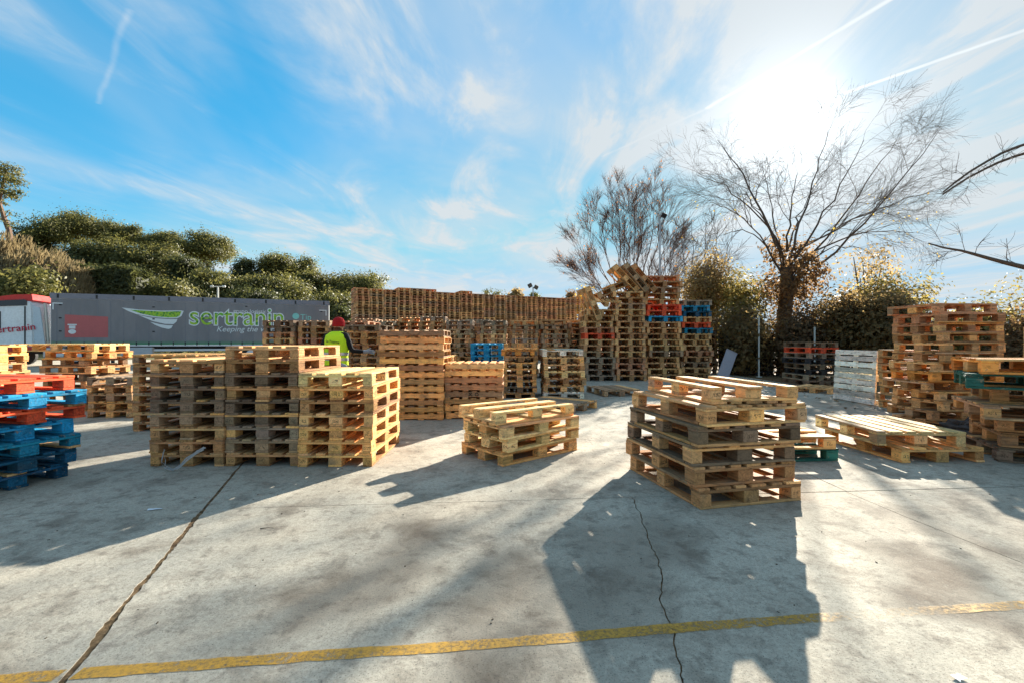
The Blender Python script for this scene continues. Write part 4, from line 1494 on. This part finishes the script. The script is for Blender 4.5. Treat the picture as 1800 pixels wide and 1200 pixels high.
HG = 'pines on the hillside'
for i, (cx, top, wp, bot, d, m, fl, lab) in enumerate((
        (130, 371, 118, 440, 76, LEAF_PINE, True, 'broadest umbrella pine on the hill crest, left end'),
        (62, 392, 52, 440, 74, LEAF_DARK, False, 'small dark pine left of the broadest umbrella pine'),
        (220, 394, 62, 436, 80, LEAF_PINE, True, 'flat-topped pine right of the broadest umbrella pine'),
        (278, 404, 60, 450, 80, LEAF_PINE, True, 'low pine just left of the gap in the crest'),
        (268, 418, 92, 482, 68, LEAF_PINE, False, 'rounded olive-green pine below the crest, mid slope'),
        (172, 418, 118, 485, 66, LEAF_PINE, False, 'wide pine under the broadest umbrella pine'),
        (366, 416, 94, 468, 78, LEAF_PINE, True, 'leaning pine standing right of the crest gap'),
        (335, 446, 70, 505, 64, LEAF_DARK, False, 'dark pine below the leaning crest pine'),
        (384, 474, 104, 535, 56, LEAF_PINE, False, 'round bushy tree behind the street lamp'),
        (437, 448, 54, 508, 70, LEAF_DARK, False, 'pointed dark tree left of the paired crest pines'),
        (500, 450, 84, 500, 74, LEAF_PINE, True, 'umbrella pine above the middle of the trailer'),
        (492, 481, 116, 545, 60, LEAF_PINE, False, 'broad rounded tree right above the trailer roof'),
        (556, 474, 66, 530, 68, LEAF_PINE, False, 'mid-sized tree right of the broad rounded tree'),
        (628, 478, 98, 530, 72, LEAF_PINE, True, 'last crest pine, behind the left end of the pallet wall'),
        (582, 500, 92, 585, 54, LEAF_PINE, False, 'big round tree over the trailer tail'),
        (602, 535, 66, 600, 46, LEAF_DARK, False, 'low dark tree between trailer tail and pallet wall'),
        (300, 494, 104, 540, 50, LEAF_PINE, False, 'low sunlit bush tree behind the trailer logo'),
        (210, 470, 120, 540, 58, LEAF_DARK, False, 'dark shaded tree above the trailer front'),
        (450, 505, 90, 560, 52, LEAF_DARK, False, 'shaded tree low behind the trailer lettering'),
        (110, 440, 90, 500, 62, LEAF_DARK, False, 'shaded tree behind the dry plume bushes'))):
    wp, bot = wp * 1.22, bot + 8
    far_tree('pine_tree', cx, top, wp, bot, d, m, lab, 300 + i, HG, nc=int(130 + wp * 1.5), per=64, size=.16, flat=fl)
far_tree('evergreen_tree', 40, 468, 120, 545, 36, LEAF_PINE, 'dark green tree directly behind the truck cab', 340, 'trees beyond the yard', 130, 50, .16)
for i, (cx, top, wp, bot, d, m, lab) in enumerate((
        (868, 509, 46, 540, 70, LEAF_PINE, 'small green treetop over the far pallet wall, leftmost'),
        (906, 502, 30, 540, 64, LEAF_GOLD, 'small yellow treetop left of the far floodlight'),
        (940, 513, 24, 540, 72, LEAF_PINE, 'tiny green treetop under the far floodlight'),
        (1002, 505, 34, 545, 70, LEAF_BROWN, 'small brownish treetop right of the far floodlight'),
        (1030, 497, 44, 560, 38, LEAF_YELLOW, 'bright yellow bush peeping over the left of the heap'))):
    far_tree('treetop_tree', cx, top, wp, bot, d, m, lab, 360 + i, 'treetops beyond the pallet wall', 40, 40, .16 if d > 50 else .10, ground_z=0)

# scrub between the trees: nobody could count it
g_ = np.random.default_rng(501)
C, Nn = [], []
for k in range(2600):
    y = g_.uniform(38, 92); x = g_.uniform(-1.25 * y, -.22 * y)
    r_ = g_.uniform(.4, 1.1)
    c_ = np.array([x, y, hill_z(x, y) + r_ * .4])
    qn = g_.normal(0, 1, (16, 3))
    C.append(c_ + qn * r_ * .5); Nn.append(qn + np.array([0, -.2, .8]))
C = np.concatenate(C); Nn = np.concatenate(Nn)
tag(link('scrub', leaf_mesh('scrub', C, Nn, .20, LEAF_PINE, .5, 502)), 'low green scrub covering the hillside under the pines', 'scrub', None, 'stuff')

# tall slender pine at the left edge
dP = 60
bP = Vector(((18 - 900) * dP / FPX, dP, hill_z((18 - 900) * dP / FPX, dP)))
tp = empty('pine_tree', bP)
tag(tp, 'tall slender pine with bare leaning trunk at the left edge', 'tree', HG)
tpts = [bP, at(16, 405, dP), at(8, 385, dP), at(0, 360, dP), at(2, 335, dP), at(8, 310, dP), at(14, 296, dP)]
mb_ = MB().tube(tpts, [.35, .3, .26, .22, .18, .12, .05], 7)
lob = []
for (px, py, rw, rh) in ((12, 300, 22, 11), (26, 318, 15, 9), (-2, 318, 18, 12), (14, 340, 18, 9), (30, 335, 8, 5), (-8, 350, 14, 10), (18, 375, 9, 4), (22, 392, 8, 4), (-5, 385, 10, 5)):
    p_ = at(px, py, dP) - bP
    k_ = dP / FPX
    lob.append((tuple(p_), (rw * k_, rw * k_, rh * k_)))
    mb_.tube([tuple(min(tpts, key=lambda v: abs((v - bP).z - p_.z))), tuple(p_ + bP)], [.07, .03], 4)
rebase(mb_, bP).build('trunk', BARK_PINE, tp)
C, Nn = clumps(lob, 110, 26, (.32, .32, .2), 380, .4, -.8)
link('crown', leaf_mesh('crown', C, Nn, .16, LEAF_PINE, .4, 381, .6), None, tp)

# dry plume bushes (pampas-like) at the left
for i, (cx, top, wp, bot, d, lab) in enumerate(((20, 412, 90, 500, 50, 'dry tan plume bush at the left edge of the hillside'), (78, 436, 110, 515, 47, 'dry tan plume bush in the middle of the three'),
                                                (120, 462, 76, 520, 44, 'dry golden plume bush right next to the dark hedge'))):
    z1 = EYE + (600 - top) * d / FPX
    z0 = EYE + (600 - bot) * d / FPX
    x = (cx - 900) * d / FPX
    tt = empty('plume_bush', (x, d, z0))
    tag(tt, lab, 'bush', 'dry plume bushes')
    w2 = wp * d / FPX / 2
    g_ = np.random.default_rng(400 + i)
    k_ = 5200
    u = g_.uniform(-1, 1, k_)
    v = g_.uniform(-1, 1, k_)
    hcap = (z1 - z0) * np.sqrt(np.clip(1 - u * u * .8, .1, 1)) * (.75 + .25 * np.sin(u * 9 + i))
    C = np.stack([u * w2, v * w2 * .6, g_.uniform(0, 1, k_) ** .6 * hcap], 1)
    Nn = np.stack([g_.normal(0, 1, k_) , -np.ones(k_), g_.normal(0, .3, k_)], 1)
    N_ = len(C)
    # upright slim blades
    t_ = np.stack([g_.normal(.25, .35, k_), g_.normal(0, .3, k_), np.ones(k_)], 1)
    t_ /= np.linalg.norm(t_, axis=1, keepdims=True)
    side = np.cross(t_, Nn); side /= np.linalg.norm(side, axis=1, keepdims=True)
    s_ = g_.uniform(.25, .6, (k_, 1))
    V = np.stack([C - t_ * s_, C + side * .06, C + t_ * s_, C - side * .06], 1).reshape(-1, 3)
    me = bpy.data.meshes.new('plumes')
    me.from_pydata(V.tolist(), [], np.arange(k_ * 4).reshape(-1, 4).tolist())
    me.materials.append(LEAF_TAN)
    link('plumes', me, None, tt)

# clipped dark hedge above the trailer front
dH = 46
hx0, hx1 = (148 - 900) * dH / FPX, (252 - 900) * dH / FPX
hz1 = EYE + (600 - 477) * dH / FPX
hz0 = EYE + (600 - 528) * dH / FPX
hd = empty('hedge', ((hx0 + hx1) / 2, dH, hz0 - 1))
tag(hd, 'clipped dark hedge with flat top above the trailer front', 'hedge')
g_ = np.random.default_rng(77)
k_ = 9000
C = np.stack([g_.uniform(hx0, hx1, k_) - (hx0 + hx1) / 2, g_.uniform(-1.2, 1.2, k_), g_.uniform(0, hz1 - hz0 + 1, k_)], 1)
fc = g_.integers(0, 3, k_)
C[fc == 0, 1] = -1.2 + g_.normal(0, .1, (fc == 0).sum())
C[fc == 1, 2] = hz1 - hz0 + 1 + g_.normal(0, .22, (fc == 1).sum()) + .25 * np.sin(C[fc == 1, 0] * 1.7)
Nn = np.where((fc == 1)[:, None], [[0, 0, 1.]], [[0, -1., .2]])
link('foliage', leaf_mesh('foliage', C, Nn, .16, LEAF_DARK, .5, 78), None, hd)
MB().box((0, .2, (hz1 - hz0) / 2 + .2), (hx1 - hx0 - .5, 1.6, hz1 - hz0 + .6)).build('stem_mass', LEAF_DARK, hd)

# ------------------------------------------------------------------ poles and lamps
def flood(px, ytop, d, label, sc=1.0, arms=2):
    x = (px - 900) * d / FPX
    zt_ = EYE + (600 - ytop) * d / FPX
    o_ = empty('floodlight_pole', (x, d, 0))
    tag(o_, label, 'floodlight', 'floodlight poles')
    MB().tube([(0, 0, 0), (0, 0, zt_)], [.075 * sc, .05 * sc], 10).build('pole', STEEL, o_)
    for k in range(arms):
        sx = -1 if k else 1
        M_ = Matrix.Rotation(R(28 * sx), 3, 'Y') @ Matrix.Rotation(R(25), 3, 'X')
        h = MB().box((sx * .26 * sc, -.1, zt_ + (.12 if k else -.02) * sc), (.36 * sc, .12 * sc, .34 * sc), M_, ch=.02).build('lamp_head', DARK, o_)
        MB().box((sx * .26 * sc, -.17 * sc - .1 * (1 - sc), zt_ + (.12 if k else -.02) * sc), (.30 * sc, .02, .28 * sc), M_).build('lamp_glass', GLASS, h)
    return o_


flood(1160, 380, 24.5, 'tall floodlight pole beside the fan-shaped bare tree', .75, 1)
flood(937, 505, 50, 'small far floodlight pole over the pallet wall', 1.3)
dL = 42
xL = (383 - 900) * dL / FPX
zL = EYE + (600 - 504) * dL / FPX
lamp = empty('street_lamp', (xL, dL, 0))
tag(lamp, 'pale double-headed street lamp behind the trailer', 'street lamp')
LW = worn('lamp_white', (.6, .58, .52), .5, amt=.1)
MB().tube([(0, 0, 0), (0, 0, zL)], [.12, .07], 8).build('pole', LW, lamp)
MB().box((0, 0, zL), (1.1, .08, .07)).build('arm', LW, lamp)
for sx in (-1, 1):
    MB().box((sx * .55, 0, zL), (.30, .2, .2), ch=.05).build('lamp_head', LW, lamp)
# slim posts in the hedge
for (px, y0, y1, d, lab) in ((1334, 556, 640, 17.4, 'thin white post in front of the brownish shrub'), (1432, 575, 650, 17.0, 'thin grey post behind the dark stack with the red pallet'),
                             (1576, 590, 660, 13.5, 'thin blue-grey post right of the upright pale pallet')):
    x = (px - 900) * d / FPX
    o_ = MB().tube([(0, 0, 0), (0, 0, EYE + (600 - y0) * d / FPX)], .03, 8).box((0, 0, .02), (.16, .16, .03)).build('post', LW, None, (x, d, 0))
    tag(o_, lab, 'post', 'thin posts along the hedge')

# ------------------------------------------------------------------ leaning sheet
dS = 15.2
p0 = at(1280, 672, dS)
p0.z = 0.0
sh = MB().box((0, 0, .56), (.40, .012, 1.12), ch=.003).box((0, -.012, 1.10), (.40, .012, .03)).mesh('metal_sheet', worn('grey_sheet', (.30, .29, .33), .4, .3, amt=.2))
o_ = link('metal_sheet', sh, None, None, (at(1262, 669, dS).x + .1, dS, .03), (R(-6), R(24), R(4)))
tag(o_, 'long grey metal sheet leaning aslant before the dark stacks', 'metal sheet')

# ------------------------------------------------------------------ worker
def person():
    px, py = -3.27, 8.45
    root = empty('person', (px, py, 0), (0, 0, R(-7)))
    tag(root, 'person in yellow vest and red beanie, seen from behind between stacks', 'person')
    bm_ = bmesh.new()
    ly = bm_.verts.layers.skin.verify()
    V = {}

    def v(nm, co, r, par=None, root_=False, ry=None):
        x = bm_.verts.new(co)
        x[ly].radius = (r, ry or r)
        x[ly].use_root = root_
        V[nm] = x
        if par:
            bm_.edges.new((V[par], x))
        return x
    # figure faces +Y; +X is its right-hand side as the camera sees it
    v('pelvis', (0, 0, .96), .155, None, True, .12)
    v('waist', (0, .01, 1.10), .145, 'pelvis', ry=.11)
    v('chest', (0, .03, 1.30), .165, 'waist', ry=.12)
    v('upper', (0, .03, 1.44), .135, 'chest', ry=.10)
    v('neck', (0, .045, 1.53), .058, 'upper')
    v('skull0', (.01, .065, 1.60), .070, 'neck')
    v('skull1', (.015, .085, 1.66), .090, 'skull0')
    v('skull2', (.015, .075, 1.73), .078, 'skull1')
    v('nose', (.02, .185, 1.645), .014, 'skull1')
    for s_, nm in ((-1, 'l'), (1, 'r')):
        v('ear' + nm, (.015 + s_ * .098, .075, 1.65), .018, 'skull1')
        v('sh' + nm, (s_ * .185, .03, 1.455), .072, 'upper')
        v('hip' + nm, (s_ * .095, 0, .89), .098, 'pelvis')
        v('knee' + nm, (s_ * .115, .04 - .02 * s_, .49), .064, 'hip' + nm)
        v('ank' + nm, (s_ * .125, -.02, .10), .045, 'knee' + nm)
        v('toe' + nm, (s_ * .14, .17, .035), .035, 'ank' + nm)
    v('elr', (.285, .05, 1.19), .050, 'shr')
    v('wrr', (.45, .20, 1.17), .036, 'elr')
    v('hdr', (.53, .24, 1.17), .042, 'wrr', ry=.03)
    v('ell', (-.30, .03, 1.205), .052, 'shl')
    v('wrl', (-.22, .24, 1.07), .036, 'ell')
    v('hdl', (-.18, .31, 1.03), .042, 'wrl', ry=.03)
    for side, b_, d_ in (('r', Vector((.53, .24, 1.17)), Vector((.9, .35, -.1))), ('l', Vector((-.18, .31, 1.03)), Vector((.35, .8, -.45)))):
        d_.normalize()
        up_ = Vector((0, 0, 1))
        sd_ = d_.cross(up_).normalized()
        for k, (o1, ln) in enumerate(((-.032, .07), (-.011, .082), (.011, .08), (.032, .062))):
            p1 = b_ + d_ * .045 + up_ * o1
            v(f'f{side}{k}a', tuple(p1), .0115, 'hd' + side)
            v(f'f{side}{k}b', tuple(p1 + d_ * ln * .55 + sd_ * .006), .0105, f'f{side}{k}a')
            v(f'f{side}{k}c', tuple(p1 + d_ * ln * .85 + sd_ * .035), .009, f'f{side}{k}b')
        v(f't{side}a', tuple(b_ + up_ * .045 + d_ * .0 + sd_ * .015), .0125, 'hd' + side)
        v(f't{side}b', tuple(b_ + up_ * .07 + d_ * .04 + sd_ * .03), .0105, f't{side}a')
    me_ = bpy.data.meshes.new('body')
    bm_.to_mesh(me_)
    bm_.free()
    tmp = bpy.data.objects.new('body', me_)
    COL.objects.link(tmp)
    sk = tmp.modifiers.new('skin', 'SKIN')
    sk.use_smooth_shade = True
    ss = tmp.modifiers.new('sub', 'SUBSURF')
    ss.levels = 2
    dg = bpy.context.evaluated_depsgraph_get()
    fin = bpy.data.meshes.new_from_object(tmp.evaluated_get(dg))
    bpy.data.objects.remove(tmp, do_unlink=True)
    fin.name = 'body'
    fin.materials.clear()
    for m_ in (worn('black_fleece', (.012, .012, .014), .9, amt=.1), worn('skin', (.42, .24, .17), .55, amt=.05, dirt=(.3, .14, .1)),
               worn('grey_glove', (.36, .37, .40), .85, amt=.3, scale=20), worn('work_trousers', (.02, .025, .04), .9, amt=.2), worn('boots', (.03, .022, .016), .7, amt=.3)):
        fin.materials.append(m_)
    for p_ in fin.polygons:
        c_ = p_.center
        mi = 0
        if c_.z > 1.535 and abs(c_.x) < .14:
            mi = 1
        elif c_.z < .09:
            mi = 4
        elif c_.z < .98 and abs(c_.x) < .25:
            mi = 3
        if (c_ - Vector((.55, .25, 1.17))).length < .16 and c_.x > .455:
            mi = 2
        if (c_ - Vector((-.17, .34, 1.02))).length < .14 and c_.y > .255:
            mi = 2
        p_.material_index = mi
    body_ = link('body', fin, None, root)
    # beanie
    RED = worn('red_wool', (.42, .012, .014), .95, amt=.3, scale=30, dirt=(.2, .005, .01), bump=.6)
    prof_ = [(.106, 1.635), (.114, 1.645), (.116, 1.665), (.112, 1.685), (.113, 1.70), (.108, 1.735), (.092, 1.772), (.062, 1.80), (.025, 1.815), (.004, 1.818)]
    MB().lathe(prof_, 24, (.015, .07, 0)).build('beanie', RED, root, smooth=True)
    # vest: open loops of cloth round the trunk
    VEST = worn('hi_vis_yellow', (.66, .92, .02), .75, amt=.08, scale=12, dirt=(.3, .5, .02), bump=.3)
    rings = [(.235, .165, .93, 0), (.232, .160, 1.0, 0), (.222, .150, 1.10, .01), (.228, .155, 1.22, .02), (.245, .162, 1.32, .03), (.245, .152, 1.40, .03), (.225, .128, 1.475, .03), (.135, .095, 1.525, .035), (.085, .08, 1.545, .04)]
    mv = MB()
    S_ = 36
    for (ax, ay, zz, cy) in rings:
        for k in range(S_):
            a_ = 2 * math.pi * k / S_
            wv_ = 1 + .018 * math.sin(a_ * 5 + zz * 21) + .01 * math.sin(a_ * 11 - zz * 33)
            arm = .90 if (abs(math.cos(a_)) > .86 and 1.28 < zz < 1.5) else 1
            mv.v.append((ax * math.cos(a_) * wv_ * arm, cy + ay * math.sin(a_) * wv_, zz))
    for r_ in range(len(rings) - 1):
        for k in range(S_):
            k2 = (k + 1) % S_
            mv.f.append((r_ * S_ + k, r_ * S_ + k2, (r_ + 1) * S_ + k2, (r_ + 1) * S_ + k))
    vest = mv.build('vest', VEST, root, smooth=True)
    REFL = worn('reflective_tape', (.55, .56, .58), .35, .5, .6, amt=.1)
    for zz in (1.035, 1.135):
        mt = MB()
        for dz in (-.025, .025):
            for k in range(S_):
                a_ = 2 * math.pi * k / S_
                wv_ = 1 + .018 * math.sin(a_ * 5 + (zz + dz) * 21) + .01 * math.sin(a_ * 11 - (zz + dz) * 33)
                mt.v.append((.236 * math.cos(a_) * wv_, .006 + .163 * math.sin(a_) * wv_, zz + dz))
        for k in range(S_):
            mt.f.append((k, (k + 1) % S_, S_ + (k + 1) % S_, S_ + k))
        mt.build('reflective_band', REFL, vest, smooth=True)
    tx = text_mesh('La Trasma', .062, 'vest_lettering', INK, align='CENTER', shear=.2, offset=.001)
    # wrap the print onto the curved back
    for vv in tx.vertices:
        vv.co.z = -.0
    for vv in tx.vertices:
        x = vv.co.x
        vv.co = Vector((x, -(.165 * math.sqrt(max(.05, 1 - (x / .24) ** 2))) - .012 + .03, 1.335 + vv.co.y + x * -.09))
    link('vest_lettering', tx, None, vest)
    # spare glove hanging from the pocket
    gl = MB()
    for k in range(5):
        gl.tube([(.17, -.13, .95), (.20 + k * .018, -.15, .925 + .008 * (k % 2)), (.225 + k * .022, -.155, .89 - .008 * k)], [.022, .017, .010], 7)
    gl.build('spare_glove', fin.materials[2], root, smooth=True)
    return root


person()

# ------------------------------------------------------------------ small things on the ground
q = random.Random(61)
x, y = gp(322, 822)
fl = MB()
pts = [(-.20, .06, .18), (-.17, .0, .09), (-.12, -.02, .03), (-.05, -.05, .012), (.0, -.055, .012), (.05, -.03, .05), (.10, .0, .12), (.16, .03, .17), (.24, .05, .21)]
for k in range(4):
    pp = [(a + q.uniform(-.02, .02), b_ + q.uniform(-.02, .02), max(.008, c_ + q.uniform(-.02, .02))) for a, b_, c_ in pts]
    base_i = len(fl.v)
    for (a, b_, c_) in pp:
        fl.v += [(a, b_, c_), (a + .004, b_ - .016, c_ + .016)]
    for i in range(len(pp) - 1):
        fl.f.append((base_i + 2 * i, base_i + 2 * i + 2, base_i + 2 * i + 3, base_i + 2 * i + 1))
tag(fl.build('plastic_film', PLASTIC, None, (x, y - .06, 0)), 'twisted strip of white film hanging at the stack foot', 'film')


def scrap(px, py, L_, W_, rot, m, name, label, cat):
    x, y = gp(px, py)
    mb_ = MB()
    k = 6
    for i in range(k + 1):
        u = i / k
        mb_.v += [(L_ * (u - .5), -W_ / 2 + q.uniform(-.15, .15) * W_, .004 + .004 * u), (L_ * (u - .5), W_ / 2 + q.uniform(-.15, .15) * W_, .006 + .004 * (1 - u))]
    for i in range(k):
        mb_.f.append((2 * i, 2 * i + 2, 2 * i + 3, 2 * i + 1))
    tag(mb_.build(name, m, None, (x, y, 0), (0, 0, R(rot))), label, cat)


scrap(272, 895, .10, .025, 12, PLASTIC, 'paper_scrap', 'small white scrap lying on the cross joint at the left', 'litter')
scrap(1685, 1192, .045, .03, 20, PLASTIC, 'paper_scrap', 'pale pink-white scrap at the bottom right of the yard', 'litter')
scrap(472, 928, .11, .008, 22, BARK, 'wood_splinter', 'thin wood splinter left of the sunlit concrete middle', 'splinter')
# sacks beside the right stacks
for (px, py, r_, lab) in ((1762, 772, .30, 'dark crumpled sack beside the tall crooked stack'), (1722, 785, .2, 'small dark rag lying before the tall crooked stack')):
    x, y = gp(px, py)
    bm = bmesh.new()
    bmesh.ops.create_icosphere(bm, subdivisions=4, radius=1)
    for v_ in bm.verts:
        p_ = v_.co.copy()
        k = 1 + .16 * math.sin(p_.x * 5 + r_ * 30) * math.cos(p_.y * 6) + .10 * math.sin(p_.z * 9 + p_.x * 7) + .05 * math.sin(p_.y * 17 + p_.x * 13)
        v_.co = Vector((p_.x * r_ * 1.4 * k, p_.y * r_ * k, max(0, (p_.z * .5 + .38) * r_ * .9 * k)))
    me = bpy.data.meshes.new('sack')
    bm.to_mesh(me); bm.free()
    me.materials.append(worn('sack_cloth', (.07, .055, .05), .9, amt=.4, scale=8, bump=.5))
    tag(link('sack', me, None, None, (x, y + .3, .0)), lab, 'sack')
# grit, leaf litter and chips
g_ = np.random.default_rng(88)
k_ = 2600
C = np.stack([g_.uniform(4.5, 13, k_), g_.uniform(6, 19, k_), np.full(k_, .012)], 1)
C = C[(C[:, 0] > 5.2 + g_.uniform(0, 6, k_))]
link_ = link('leaf_litter', leaf_mesh('leaf_litter', C, np.tile([0, 0, 1.], (len(C), 1)), .045, LEAF_BROWN, .5, 89, .25))
tag(link_, 'brown leaf litter scattered by the hedge', 'leaf litter', None, 'stuff')
mbx = MB()
for i in range(170):
    x = q.uniform(-4, 5); y = q.uniform(1.6, 8)
    s_ = q.uniform(.002, .006)
    mbx.box((x, y, s_ * .4), (s_ * q.uniform(1, 3.5), s_, s_ * .8), Matrix.Rotation(q.uniform(0, 6), 3, 'Z'))
tag(mbx.build('wood_chips', worn('chips', (.10, .075, .05), .9, amt=.3)), 'small dark wood chips strewn over the concrete', 'wood chips', None, 'stuff')
